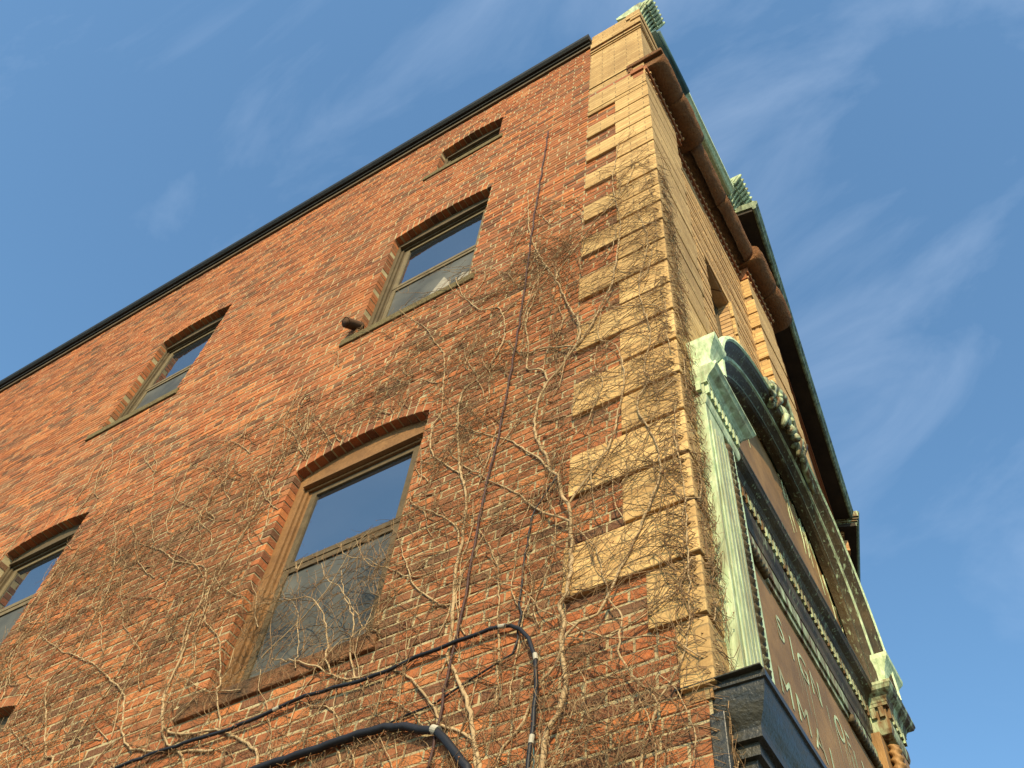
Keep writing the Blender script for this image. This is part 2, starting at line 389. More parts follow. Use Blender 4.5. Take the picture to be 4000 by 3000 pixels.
while zc < TOP - CU * .3:
    z0_, z1_ = zc, min(zc + CU - JT, TOP); hdr = row % 6 == 3
    LN = (.104 if hdr else .214) / K
    y = -LN * (.5 if row % 2 else 0) - (.02 if hdr else 0); inset = .0 if zc < .80 else .0
    spans = [(max(0.004, 0), 4.75)]
    zm = (z0_ + z1_) / 2
    for w in WIN.values():
        lo = hi = None
        if w[2] - .001 < z1_ and zm < w[3] + .004: lo, hi = w[0], w[1]
        elif w[3] <= zm < w[3] + w[4] + SOLD:
            q_ = (zm - w[3] - SOLD + CU * .35) / w[4]
            hw = .5 if q_ <= 0 else .5 * math.sqrt(max(0, 1 - q_))
            c_ = (w[0] + w[1]) / 2; hw *= (w[1] - w[0]) * 1.03
            lo, hi = c_ - hw, c_ + hw
        if lo is not None:
            ns = []
            for a_, b_ in spans:
                if hi <= a_ or lo >= b_: ns.append((a_, b_))
                else:
                    if lo > a_: ns.append((a_, lo))
                    if hi < b_: ns.append((hi, b_))
            spans = ns
    while y < 4.75:
        ya, yb = y, y + LN - JT
        for a_, b_ in spans:
            p0, p1 = max(ya, a_), min(yb, b_)
            if p1 - p0 > .0035:
                deep = abs(p0 - a_) < 1e-6 or abs(p1 - b_) < 1e-6
                if a_ < p0 < a_ + .01: p0 = a_
                add_brick(p0 - (.0013 if deep and p0 == a_ and a_ > .1 else 0), p1 + (.0013 if deep and p1 == b_ and b_ < 4.7 else 0), z0_, z1_, deep)
        y += LN
    zc += CU; row += 1
for w in WIN.values():      # two rings of soldier bricks over every segmental head
    n = int((w[1] - w[0]) / CU); rise = lambda t: w[4] * (1 - (2 * t - 1) ** 2)
    for ring in range(2):
        for k in range(n):
            t0, t1 = k / n, (k + 1) / n - .16 / n
            ym = w[0] + (w[1] - w[0]) * (t0 + t1) / 2; z_ = w[3] + rise((t0 + t1) / 2) - .0012
            s0 = (ym - (w[0] + w[1]) / 2) * .38
            base = len(BW.v)
            add_brick(w[0] + (w[1] - w[0]) * t0, w[0] + (w[1] - w[0]) * t1, z_ + ring * (SOLD / 2 - .001), z_ + (ring + 1) * SOLD / 2 - .0045, ring == 0)
            for q in range(base, len(BW.v)):      # lean each brick with the arch
                x_, y_, zz_ = BW.v[q]; hgt = (zz_ - CZ) / K - z_
                zsl = w[4] * (-4 * (2 * (t0 + t1) / 2 - 1)) / (w[1] - w[0]) * (y_ / K - ym)
                BW.v[q] = (x_, y_ + s0 * hgt * K * 1.0, zz_ + zsl * K)
ow = BW.build('side_wall', 'mortar', B)
ow.data.materials.append(M['brickface'])
at_ = ow.data.attributes.new('tint', 'FLOAT', 'FACE')
vals = [0.] * n_mortar + tints
at_.data.foreach_set('value', vals)
ow.data.polygons.foreach_set('material_index', [0] * n_mortar + [1] * len(tints))

for key, (y0, y1, z0, zs, rise, rail, wood, sillm, lab) in WIN.items():
    big = key == 'D'; RV = .024 if big else .029
    fw = .024 if big else .017
    d0 = -RV
    inner = arch_loop(y0, y1, z0, zs, rise)
    # casing: outer board, arch filler board, stepped inner mould
    mb = MB()
    for (ya, yb) in ((y0, y0 + fw), (y1 - fw, y1)):
        mb.box(LW, ya, yb, z0, zs, d0 - .03, d0)
    for (ya, yb) in ((y0 + fw, y0 + fw + .010), (y1 - fw - .010, y1 - fw)):
        mb.box(LW, ya, yb, z0, zs - .045, d0 - .03, d0 - .006)
    for (ya, yb) in ((y0 + fw + .010, y0 + fw + .018), (y1 - fw - .018, y1 - fw - .010)):
        mb.box(LW, ya, yb, z0, zs - .050, d0 - .03, d0 - .013)
    fl = [(y1, zs - .035 if not big else zs - .045), (y0, zs - .035 if not big else zs - .045)] + [(p[0], p[1]) for p in reversed(inner[2:])]
    mb.poly_prism([LW(a, b, d0 - .03) for a, b in fl], [LW(a, b, d0 - .001) for a, b in fl])
    zt = zs - (.045 if big else .035)
    mb.box(LW, y0 + fw, y1 - fw, zt - .008, zt - .0005, d0 - .03, d0 + .007)      # head moulding lip
    mb.box(LW, y0 + fw + .010, y1 - fw - .010, zt - .016, zt - .0085, d0 - .03, d0 - .006)
    fr = mb.build('window_frame', wood, None, bevel=.002)
    ya, yb = y0 + fw + .018, y1 - fw - .018; zb, zh = z0 + .006, zt - .017
    win = MB()
    st = .016
    if rail is None: rail_ = None
    else: rail_ = rail
    zr = rail_ if rail_ else zb
    def ring(mm, a0, a1, q0, q1, w, oo, th):
        mm.box(LW, a0, a0 + w, q0, q1, oo - th, oo); mm.box(LW, a1 - w, a1, q0, q1, oo - th, oo)
        mm.box(LW, a0 + w, a1 - w, q0, q0 + w, oo - th, oo); mm.box(LW, a0 + w, a1 - w, q1 - w, q1, oo - th, oo)
    ring(win, ya, yb, zr, zh, st, d0 - .013, .010)
    if rail_: ring(win, ya, yb, zb, zr - .0005, st, d0 - .0150, .012)
    wn = win.build('window', 'tan' if not big else 'khaki', B, bevel=.002); wn['label'] = lab
    fr.parent = wn; fr.matrix_parent_inverse = Matrix.Identity(4)
    p = MB(); p.quad(LW(ya + st, zr + st, d0 - .018), LW(yb - st, zr + st, d0 - .018), LW(yb - st, zh - st, d0 - .018), LW(ya + st, zh - st, d0 - .018))
    po = p.build('pane', 'glass'); po.parent = wn
    if rail_:
        p = MB(); p.quad(LW(ya + st, zb + st, d0 - .0195), LW(yb - st, zb + st, d0 - .0195), LW(yb - st, zr - st, d0 - .0195), LW(ya + st, zr - st, d0 - .0195))
        po = p.build('insect_screen', 'screen'); po.parent = wn
    mb = MB()
    if big:
        mb.box(LW, y0 - .02, y1 + .045, z0 - .038, z0 + .002, -.05, .009)
    else:
        mb.box(LW, y0 - .022, y1 + .045, z0 - .033, z0 + .002, -.05, .008)
    so = mb.build('sill', sillm, None, bevel=.006); so.parent = wn
    if key == 'A':
        p = MB()
        for tri in (((.70, 2.53), (.715, 2.64), (.745, 2.70), (.79, 2.61), (.795, 2.53)), ((.625, 2.53), (.63, 2.63), (.67, 2.66), (.69, 2.60), (.68, 2.53))):
            p.poly_prism([LW(a, b, d0 - .0192) for a, b in tri], [LW(a, b, d0 - .0182) for a, b in tri])
        po = p.build('crumpled_paper', 'curtain'); po.parent = wn

# roof edge over the side wall
mb = MB(); mb.box(LW, .218, DEPTH, 4.192, 4.218, .0005, .012); mb.build('fascia_board', 'khaki', B)
mb = MB(); mb.box(LW, .218, DEPTH, 4.2185, 4.238, .0005, .020)
prof = [(.002, 4.2385), (.030, 4.2385), (.040, 4.250), (.043, 4.268), (.040, 4.282), (.036, 4.286), (.002, 4.286)]
mb.poly_prism([LW(.214, z, q) for q, z in prof], [LW(DEPTH, z, q) for q, z in prof])
mb.build('roof_coping', 'black', B)
mb = MB(); mb.add([P(.0, .2, 4.27), P(1.1, .2, 4.27), P(2.9, .42, 4.27), P(2.9, DEPTH, 4.27), P(0, DEPTH, 4.27)], [(0, 1, 2, 3, 4)]); mb.build('roof', 'black', B)

# ---- corner pier and its buff blocks
def ell(mb, yl, vl, z0, z1, p):
    a = LW(yl, 0, p); c = FR(vl, 0, p)
    cx, cy = -p, -p
    pts = [Vector((-p * K, yl * K, 0)), Vector((cx * K, cy * K, 0)), Vector((c.x, c.y, 0)), Vector((c.x, yl * K, 0))]
    f = lambda q, z: Vector((q.x, q.y, z * K + CZ))
    mb.hexa([f(q, z0) for q in pts] + [f(q, z1) for q in pts])
mb = MB(); ell(mb, .108, .20, 1.052, 3.30, .0035); ell(mb, .0735, .20, .9355, 1.0515, .0035); ell(mb, .034, .20, .80, .935, .0035); mb.build('corner_pier', 'buffdark', B)
mb = MB(); ell(mb, .2155, .235, 3.30, 4.352, .0035); mb.build('corner_frieze', 'buff', B)
zb = [3.1765, 3.0726, 2.971, 2.8622, 2.7564, 2.6451, 2.5297, 2.4222, 2.3157, 2.2078, 2.1002, 1.9881, 1.8778, 1.7615, 1.6453, 1.5274, 1.41, 1.2878, 1.1718, 1.0513, .9351]
top = 3.285
for i, z in enumerate(zb):
    long_ = i % 2 == 1
    yl = .214 + (.006 * max(0, (i - 14)) / 6 if long_ else 0) if long_ else .1115
    if i == 20: yl = .077
    vl = .238 if long_ else .222
    mb = MB(); ell(mb, yl + random.uniform(-.0015, .0015), vl, z, top - (.0095 if i else .0), .0105 + random.uniform(-.001, .001))
    mb.build('quoin', 'buff', B, bevel=.006)
    top = z
mb = MB(); ell(mb, .037, .2, .818, .9351 - .0095, .0105); mb.build('quoin', 'buff', B, bevel=.006)
# pier top courses and mouldings
mb = MB(); ell(mb, .2165, .24, 3.345, 3.50, .006); ell(mb, .2165, .24, 3.318, 3.332, .006); ell(mb, .2165, .24, 3.296, 3.308, .0085)
mb.build('frieze_moulding', 'buff', B, bevel=.004)
for za_, zb_, q_ in ((3.503, 3.534, .005), (4.088, 4.132, .0048)): mb = MB(); ell(mb, .2162, .24, za_, zb_, q_); mb.build('red_course', 'red', B)
mb = MB(); ell(mb, .2165, .24, 3.60, 4.04, .0075); ell(mb, .2165, .24, 4.050, 4.060, .0105); ell(mb, .2165, .24, 4.070, 4.086, .014)
ell(mb, .2165, .24, 4.134, 4.20, .0125); ell(mb, .215, .24, 4.20, 4.30, .0075); ell(mb, .03, .24, 4.205, 4.24, .017); ell(mb, .05, .24, 4.26, 4.33, .014)
mb.build('pier_cap', 'buff', B, bevel=.004)

# ---- front wall
FO = -.03
fw_hole = [(.44, 1.75), (.632, 1.75), (.632, 2.84), (.44, 2.84)]
mb = MB(); sheet(mb, [(0.005, GROUND), (1.16, GROUND), (1.16, 4.33), (0.005, 4.33)], [fw_hole], lambda a, b: FR(a, b, FO))
for i in range(4):
    a, b = fw_hole[i], fw_hole[(i + 1) % 4]
    mb.quad(FR(*a, FO), FR(*b, FO), FR(*b, FO - .06), FR(*a, FO - .06))
mb.build('front_wall', 'facade', B)
FB = MB(); ftint = []; fr_ = random.Random(31); zc = 1.60; row = 0
while zc < 3.432:
    z1_ = zc + CU - .0052; LN = .30 / K; v = .222 - LN * (.5 if row % 2 else 0)
    zm = (zc + z1_) / 2; spans = [(.222, .4392), (.6328, .893)] if zm < 2.842 else [(.222, .893)]
    rp = FO + (.0050 if row % 5 else .0028) + fr_.uniform(-.0006, .0006)
    while v < .893:
        for a_, b_ in spans:
            p0, p1 = max(v, a_), min(v + LN - .0030, b_)
            if p1 - p0 > .004:
                n0 = len(FB.f); FB.box(FR, p0, p1, zc + fr_.uniform(-.0006, .0006), z1_ + fr_.uniform(-.0006, .0006), FO - .004, rp + fr_.uniform(-.0005, .0005))
                ftint += [fr_.random()] * (len(FB.f) - n0)
        v += LN
    zc += CU; row += 1
fo_ = FB.build('front_brickwork', 'buffface', B)
ta_ = fo_.data.attributes.new('tint', 'FLOAT', 'FACE'); ta_.data.foreach_set('value', ftint)
mb = MB()
for i, z in enumerate(zb[:14]):
    if z < 2.86: mb.box(FR, .6328, .6328 + (.022 if i % 2 else .045), z, (zb[i - 1] if i else 3.285) - .012, FO + .001, FO + .0125)
mb.build('jamb_blocks', 'buff', B, bevel=.004)
fwn = MB()
fwn.box(FR, .4405, .452, 1.75, 2.8395, FO - .055, FO - .035); fwn.box(FR, .62, .6315, 1.75, 2.8395, FO - .055, FO - .035); fwn.box(FR, .452, .62, 2.825, 2.8395, FO - .055, FO - .035)
fwo = fwn.build('window', 'khaki', B); fwo['label'] = 'narrow front window above the copper pediment'
p = MB(); p.quad(FR(.452, 1.75, FO - .045), FR(.62, 1.75, FO - .045), FR(.62, 2.825, FO - .045), FR(.452, 2.825, FO - .045)); po = p.build('pane', 'glass'); po.parent = fwo
# second pier
mb = MB(); mb.box(FR, .897, 1.14, 1.97, 4.35, FO - .02, 0.); mb.build('second_pier', 'facade', B)
top = 3.285
for i, z in enumerate(zb[:11]):
    w0 = .893 if i % 2 else .897
    mb = MB(); mb.box(FR, w0 - .004, 1.142, z, top - .016, FO - .02, .009 + (.002 if i % 2 else 0)); mb.build('quoin', 'buff', B, bevel=.005)
    top = z
mb = MB(); mb.box(FR, .892, 1.142, 3.30, 3.43, FO - .02, .006); mb.build('pier_cap', 'buff', B, bevel=.004)
# red egg band below the stone cornice
def egg(name, pts, z0, z1):   # pts = [(v0, v1, o)]
    mb = MB(); w = MB()
    for v0, v1, o_ in pts:
        mb.box(FR, v0, v1, z0, z0 + .030, FO - .01, o_ + .004); mb.box(FR, v0, v1, z0 + .031, z1, FO - .01, o_ + .014)
        mb.box(FR, v0, v1, z0 - .010, z0 - .0005, FO - .01, o_ + .007)
        n = int((v1 - v0) / .027)
        for i in range(n):
            v = v0 + (i + .5) * (v1 - v0) / n
            w.box(FR, v - .0034, v + .0034, z0 + .008, z0 + .020, o_, o_ + .0085)
            v += .013
            if v < v1: w.box(FR, v - .0034, v + .0034, z0 + .040, z0 + .052, o_, o_ + .0185)
    nf = len(mb.f); mb.add(w.v, w.f); b = mb.build(name, 'terracotta', B); b.data.materials.append(M['white'])
    for p_ in list(b.data.polygons)[nf:]: p_.material_index = 1
egg('egg_band', [(-.006, .292, 0), (.294, .888, FO), (.889, 1.15, 0)], 3.445, 3.513)
mb = MB(); mb.box(LW, -.003, .046, 3.476, 3.513, -.01, .014); mb.box(LW, -.003, .042, 3.445, 3.475, -.01, .005); mb.build('egg_band', 'terracotta', B, bevel=.003)
# big round stone cornice: three runs
def torus(v0, v1, o_, back=FO - .01):
    mb = MB(); rows = []
    n = max(8, int((v1 - v0) / .014))
    for i in range(n + 1):
        v = v0 + (v1 - v0) * i / n
        row = [FR(v, 3.516, back)]
        prof = [(o_ * .30, 3.516)] + [(o_ - .052 + .052 * math.cos(a), 3.575 + .059 * math.sin(a)) for a in [R(-88 + 16 * k) for k in range(12)]] + [(o_ - .03, 3.640), (back, 3.645)]
        for q, z in prof:
            w = FR(v, z, q)
            d = mnoise.noise(w * 7.0) * .010 + mnoise.noise(w * 21.0) * .006
            edge = min(i, n - i) / 2.0
            ed = 0 if edge > 1 else (1 - edge) * .012
            row.append(w - nb * (-d if False else 0) - (-nb) * 0 + (-nb) * (d - ed))
        rows.append(row)
    mb.grid(rows); k = len(rows[0]); t = len(mb.v) - k
    mb.f.append(tuple(range(k))); mb.f.append(tuple(t + j for j in reversed(range(k))))
    return mb.build('stone_cornice', 'brownstone', B, smooth=False)
for run in ((.003, .165, .083), (.1665, .352, .083), (.3535, .60, .061), (.6015, .866, .061), (.868, 1.05, .084), (1.0515, 1.222, .084)):
    ob = torus(*run)
    ob.data.polygons.foreach_set('use_smooth', [len(p_.vertices) == 4 for p_ in ob.data.polygons])
mb = MB(); mb.box(LW, -.078, .062, 3.574, 3.606, -.03, .013); mb.box(LW, .040, .060, 3.530, 3.5735, -.01, .009)
mb.build('stone_cornice', 'brownstone', B, bevel=.012)

# ---- copper roof edge over the front
mb = MB(); mb.tube([FR(.115, 4.352, .034), FR(.412, 4.352, .036)], .017 * K, 10); mb.box(FR, .10, .412, 4.33, 4.345, FO, .036); mb.build('eave_gutter', 'bluecopper', B, smooth=True)
mb = MB()
pf = [(FO, 4.333), (.020, 4.333), (.028, 4.338), (.038, 4.352), (.046, 4.358), (.046, 4.390), (FO, 4.384)]
mb.poly_prism([FR(.4125, z, q) for q, z in pf], [FR(.93, z, q - .004) for q, z in pf]); mb.build('eave_fascia', 'paleverd', B)
def antefix(v0, v1, lean, z0, h, ribs):
    mb = MB(); n = 8
    prof = [(.002 + lean * (t ** 1.8), z0 + h * t) for t in [i / n for i in range(n + 1)]]
    rows = [[FR(v0 - .010 * t, z, FO)] + [FR(v0 - .010 * t, z, q)] + [FR(v1 + .012 * t, z, q)] + [FR(v1 + .012 * t, z, FO)] for (q, z), t in zip(prof, [i / n for i in range(n + 1)])]
    mb.grid(rows, True); mb.f.append(tuple(range(len(mb.v) - 4, len(mb.v))))
    ob = mb.build('copper_antefix', 'verdigris', B)
    rb = MB(); bl = MB()
    for k in range(ribs):
        v = v0 + (v1 - v0) * (k + .30) / (ribs - .4); sp = (v - (v0 + v1) / 2)
        pts = [FR(v + sp * .10 * t, z0 + h * .60 * t, .004 + lean * ((t * .62) ** 1.5)) for t in [i / 6 for i in range(7)]]
        rb.tube(pts, [.0050 * K] * 6 + [.0064 * K], 7)
        rb.ball(pts[-1] - nb * .006, .0082 * K, 9, 7)
        pts = [FR(v + .005 + sp * (.10 + .1 * t), z0 + h * (.55 + .43 * t), .004 + lean * ((.58 + .42 * t) ** 1.5)) for t in [i / 4 for i in range(5)]]
        rb.tube(pts, [.0055 * K, .0070 * K, .0074 * K, .0074 * K, .0066 * K], 7)
        rb.ball(pts[-1], .0067 * K, 8, 6)
    r_ = rb.build('flute', 'verdigris', None, smooth=True); r_.parent = ob
    # flashing scrolls on the left cheek
    ck = MB()
    for k in range(3):
        pts = [FR(v0 - .004 - .003 * k, z0 + h * (.15 + .75 * t), FO + (.03 + lean * .55 * t) * (k + 1) / 3) for t in [i / 5 for i in range(6)]]
        ck.tube(pts, .003 * K, 5)
    r_ = ck.build('cheek_rib', 'verdigris', None, smooth=True); r_.parent = ob
antefix(.010, .114, .066, 4.345, .132, 7)
antefix(.932, 1.094, .082, 4.345, .134, 8)
mb = MB()      # sloping copper flashing on the pier, side wall face
mb.poly_prism([LW(a, b, .004) for a, b in ((.096, 4.40), (.10, 4.43), (.012, 4.475), (-.02, 4.475), (-.004, 4.345), (.012, 4.36), (.022, 4.353))],
              [LW(a, b, -.02) for a, b in ((.096, 4.40), (.10, 4.43), (.012, 4.475), (-.02, 4.475), (-.004, 4.345), (.012, 4.36), (.022, 4.353))])
mb.build('corner_flashing', 'verdigris', B)

# ---- the wing behind, turned back with the street, and the next building's eave
def turned(v0, o0, ang):
    a = R(ang); d = e1 * math.cos(a) + nb * math.sin(a); nn_ = nb * math.cos(a) - e1 * math.sin(a)
    base = e1 * v0 - nb * o0
    def fn(t, z, off=0.):
        q = base + d * t - nn_ * off; return P(q.x, q.y, z)
    return fn
T2 = turned(1.05, -.022, 7.0)
mb = MB(); mb.box(T2, .02, 2.02, GROUND, 4.30, -.05, 0.); mb.build('wing_wall', 'orange', B)
mb = MB(); mb.box(T2, .02, 2.02, 4.235, 4.262, -.01, .010); mb.box(T2, .02, 2.02, 4.263, 4.298, -.01, .020); mb.build('wing_moulding', 'terracotta', B, bevel=.003)
mb = MB(); mb.box(T2, -.02, 2.03, 4.3005, 4.322, -.05, .098); mb.build('wing_soffit', 'soffit', B)
gp = [(.0985, 4.300), (.104, 4.296), (.114, 4.302), (.119, 4.315), (.118, 4.330), (.124, 4.340), (.129, 4.352), (.129, 4.372), (.124, 4.378), (-.05, 4.378), (-.05, 4.3225), (.0985, 4.3225)]
mb = MB(); mb.poly_prism([T2(-.03, z, q) for q, z in gp], [T2(2.032, z, q) for q, z in gp]); mb.build('wing_gutter', 'eave', B, bevel=.003)
NB_ = thing('neighbour_building', 'next building along the street with dark copper eave and layered lit end moulding', 'building', T2(2.1, GROUND, -.1))
T3 = turned(3.0, -.240, 18.5)
def nbuild(mb, name, mat, **k): return mb.build(name, mat, NB_, **k)
mb = MB(); mb.box(T3, .05, 3.2, GROUND, 4.28, -.5, 0.); nbuild(mb, 'wall', 'orange')
mb = MB()
for z0, z1, q in ((4.18, 4.20, .018), (4.205, 4.222, .026), (4.227, 4.246, .034)): mb.box(T3, .035, 3.2, z0, z1, -.2, q)
nbuild(mb, 'bed_moulding', 'brown', bevel=.002)
for k in range(9):
    mb = MB(); mb.box(T3, .04 + .32 * k, .085 + .32 * k, 4.10, 4.1795, -.1, .04); nbuild(mb, 'console', 'orange', bevel=.003)
mb = MB(); mb.box(T3, .0, 3.2, 4.2465, 4.272, -.25, .100); nbuild(mb, 'soffit', 'soffit')
gq = [(.1005, 4.2465), (.105, 4.2465), (.105, 4.262), (.111, 4.264), (.111, 4.280), (.117, 4.283), (.117, 4.298), (.128, 4.312), (.132, 4.345), (.138, 4.350), (.138, 4.365), (-.25, 4.365), (-.25, 4.2725), (.1005, 4.2725)]
mb = MB(); mb.poly_prism([T3(0.001, z, q) for q, z in gq], [T3(3.2, z, q) for q, z in gq]); nbuild(mb, 'eave', 'eave')
mb = MB()
for z0, z1, q0, q1 in ((4.278, 4.284, -.24, .112), (4.296, 4.302, -.24, .119), (4.318, 4.36, -.24, .128)): mb.box(T3, -.008, .0005, z0, z1, q0, q1)
nbuild(mb, 'end_moulding', 'patchy')

# ------------------------------------------------------------------ copper bay front
V0, V1 = .05, 1.205          # outer edges
PW = .125                    # pilaster width
PO, PN = .03, -.018          # pilaster face, panel plane
def sweep_front(mb, v0, v1, prof, miter=False, back=FO):
    if not miter:
        mb.grid([[FR(v0, z, q) for q, z in prof], [FR(v1, z, q) for q, z in prof]])
        mb.f.append(tuple(range(len(mb.v) - 2 * len(prof), len(mb.v) - len(prof)))); mb.f.append(tuple(range(len(mb.v) - len(prof), len(mb.v))))
    else:   # breaks forward: returns on both ends
        rows = []
        for q, z in prof:
            rows.append([FR(v0 - q, z, back), FR(v0 - q, z, PO + q), FR(v1 + q, z, PO + q), FR(v1 + q, z, back)])
        mb.grid(rows)
        t = len(mb.v); r0 = t - 4 * len(rows); mb.f.append(tuple(range(r0, r0 + 4))); mb.f.append(tuple(range(t - 4, t)))
panel = MB(); panel.box(FR, V0 + .01, V1 - .01, .80, 1.50, FO, PN)
bay = panel.build('copper_bay', 'brown', B); bay['label'] = 'brown copper sign panel streaked with pale green lettering stains'
def bpart(mb, name, mat, **k):
    o_ = mb.build(name, mat, None, **k); o_.parent = bay; return o_
CYMA = [(.011, 1.566), (.012, 1.572), (.016, 1.579), (.023, 1.584), (.029, 1.589), (.032, 1.596), (.034, 1.599), (.034, 1.606)]
for side, (a, b) in enumerate(((V0, V0 + PW), (V1 - PW, V1))):
    pa, pb = (a, a + .081) if side == 0 else (b - .081, b)
    mb = MB(); mb.box(FR, pa, pb, .80, 1.484, FO, PO); mb.box(FR, pb + .0002 if side == 0 else a - .02, b + .02 if side == 0 else pa - .0002, .80, 1.484, FO, .008)
    mb.box(FR, pa + .008, pb - .008, .86, 1.44, PO + .0003, PO + .0035)
    bpart(mb, 'pilaster', 'verdigris' if side == 0 else 'brown', bevel=.003)
    mb = MB(); mb.box(FR, pa + .016, pb - .010, .88, 1.42, PO + .0036, PO + .0062)
    for k in range(3): mb.box(FR, pa + .026 + .016 * k, pa + .030 + .016 * k, .89, 1.41, PO + .0063, PO + .0078)
    if side == 0: mb.box(FR, pa - .0009, pa - .0002, .82, 1.47, FO, .004)
    bpart(mb, 'pilaster_panel', 'greyverd' if side == 0 else 'brown', bevel=.002)
    if side == 0:
        mb = MB(); rows = []
        for q, z in [(0, 1.4845), (.0015, 1.486), (.004, 1.495), (.0045, 1.510), (.002, 1.5105), (.002, 1.514), (.002, 1.5455), (.010, 1.546), (.010, 1.5525), (.011, 1.553), (.0125, 1.558), (.017, 1.565), (.0235, 1.570), (.029, 1.575), (.0325, 1.582), (.035, 1.585), (.035, 1.592)]:
            rows.append([FR(a - .25 * q, z, FO), FR(a - .25 * q, z, PO + q), FR(a + .150 + q, z, PO + q), FR(a + .150 + q, z, FO)])
        mb.grid(rows); t_ = len(mb.v); mb.f.append(tuple(range(t_ - 4 * len(rows), t_ - 4 * len(rows) + 4))); mb.f.append(tuple(range(t_ - 4, t_)))
    else: mb = MB(); sweep_front(mb, a, b, [(0, 1.4845), (.002, 1.486), (.005, 1.497), (.005, 1.519), (.002, 1.5195), (.002, 1.524), (.002, 1.5565), (.010, 1.557), (.010, 1.5655)] + CYMA, True)
    bpart(mb, 'entablature', 'verdigris' if side == 0 else 'patchy')
    mb = MB()
    n = 9 if side == 0 else 5; d0_, d1_ = (1.518, 1.545) if side == 0 else (1.5285, 1.556); bw_ = a + .15 if side == 0 else b; hw_ = .0045 if side == 0 else .0075
    for k in range(n):
        v = a + (k + .5) * (bw_ - a) / n
        mb.box(FR, v - hw_, v + hw_, d0_, d1_, PO + .0022, PO + .0095)
    for k in range(3):
        oo = PO - .008 - .019 * k
        for ve, sg in ((a, -1), (bw_, 1)):
            v_a, v_b = sorted((ve + sg * .0022, ve + sg * .0095))
            mb.box(FR, v_a, v_b, d0_, d1_, oo - .005, oo + .006)
    bpart(mb, 'dentil', 'verdigris' if side == 0 else 'patchy')
    # acroterion block: flaring cheeks
    mb = MB(); rows = []
    zz = [1.6065, 1.612, 1.622, 1.640, 1.660, 1.680, 1.694, 1.706]
    fl = [.006, .002, -.004, -.007, -.004, .004, .012, .014]
    for z, q in zip(zz, fl):
        zd = -.013 if side == 0 else 0; vr = a + .036 if side == 0 else b - .02
        rows.append([FR(a - q * .6, z + zd, FO), FR(a - q * .6, z + zd, PO + .028 + q), FR(vr + q, z + zd, PO + .028 + q), FR(vr + q, z + zd, FO)])
    mb.grid(rows); mb.f.append(tuple(range(len(mb.v) - 4, len(mb.v)))); bpart(mb, 'acroterion', 'paleverd')
# base cornice between the pilasters
BO = -.012
mb = MB(); sweep_front(mb, V0 + PW + .005, V1 - PW - .005, [(FO, 1.435), (BO - .004, 1.435), (BO - .004, 1.462), (BO - .001, 1.464), (BO, 1.486), (BO + .004, 1.497), (BO + .005, 1.519), (BO + .002, 1.520), (BO + .002, 1.5565), (BO + .010, 1.557), (BO + .010, 1.5655)] + [(BO + q, z) for q, z in CYMA] + [(FO, 1.606)])
bpart(mb, 'base_cornice', 'streaky')
mb = MB(); n = 44
for k in range(n):
    v = V0 + PW + .02 + (k + .5) * (V1 - V0 - 2 * PW - .03) / n
    mb.box(FR, v - .0055, v + .0055, 1.5285, 1.556, BO + .0022, BO + .0095)
bpart(mb, 'dentil', 'patchy')
# framed head of the panel with two lengths of rope moulding, and upright ropes
mb = MB(); mb.box(FR, V0 + PW, V1 - PW, 1.402, 1.4345, FO, -.008); mb.box(FR, .42, .86, 1.385, 1.4015, FO, -.0125); bpart(mb, 'panel_head', 'patchy', bevel=.003)
def rope(name, pa, pb, r, turns, mat):
    mb = MB(); n = int(turns * 8); d = pb - pa; t = d.normalized(); u = Vector((0, 0, 1)) if abs(t.z) < .9 else nb.copy(); u = (u - t * u.dot(t)).normalized(); w = t.cross(u); rows = []
    for i in range(n + 1):
        c = pa + d * (i / n); row = []
        for k in range(10):
            a = 2 * math.pi * k / 10
            rr = r * (1 + .22 * math.sin(2 * (a + 2 * math.pi * turns * i / n / 2)) + .10 * math.sin(2 * math.pi * turns * i / n))
            row.append(c + (u * math.cos(a) + w * math.sin(a)) * rr)
        rows.append(row)
    mb.grid(rows, True); mb.f.append(tuple(range(10))); mb.f.append(tuple(len(mb.v) - 10 + k for k in range(10)))
    return bpart(mb, name, mat, smooth=True)
rope('rope_moulding', FR(.22, 1.393, -.012), FR(.41, 1.393, -.012), .0085 * K, 14, 'darkcopper')
rope('rope_moulding', FR(.87, 1.393, -.012), FR(1.07, 1.393, -.012), .0085 * K, 14, 'darkcopper')
rope('rope_moulding', FR(V0 + .0975, .80, .022), FR(V0 + .0975, 1.47, .022), .0125 * K, 34, 'streaky')
rope('rope_moulding', FR(V1 - .0975, .80, .022), FR(V1 - .0975, 1.47, .022), .0125 * K, 34, 'brown')
mb = MB(); mb.box(FR, V0 + .114, V0 + .126, .80, 1.482, FO, PO + .001); mb.box(FR, V0 + .1262, V0 + .146, .80, 1.43, FO, PO - .0035); bpart(mb, 'pilaster_fillet', 'paleverd')
# arched pediment
AC = ((V0 + V1) / 2 - .012, 1.606)
def arc_sweep(name, prof, mat, n=64):   # prof: (radius, o)
    mb = MB(); rows = []
    for i in range(n + 1):
        a = math.pi * i / n
        rows.append([FR(AC[0] - r * math.cos(a), AC[1] + r * .955 * math.sin(a), q) for r, q in prof])
    mb.grid(rows); return bpart(mb, name, mat, smooth=False)
arc_sweep('archivolt_back', [(.526, FO), (.5265, .0395)], 'verdigris')
arc_sweep('archivolt', [(.522, .052), (.519, .060), (.511, .0605), (.505, .056), (.497, .044), (.488, .0365), (.4795, .0345), (.479, .028)], 'streaky')
arc_sweep('archivolt', [(.479, .028), (.4755, .0355), (.471, .0355), (.466, .029), (.460, .0215), (.455, .0195), (.4545, .012)], 'streaky')
arc_sweep('archivolt', [(.4545, .012), (.4515, .0205), (.447, .0205), (.444, .014), (.443, -.004)], 'streaky')
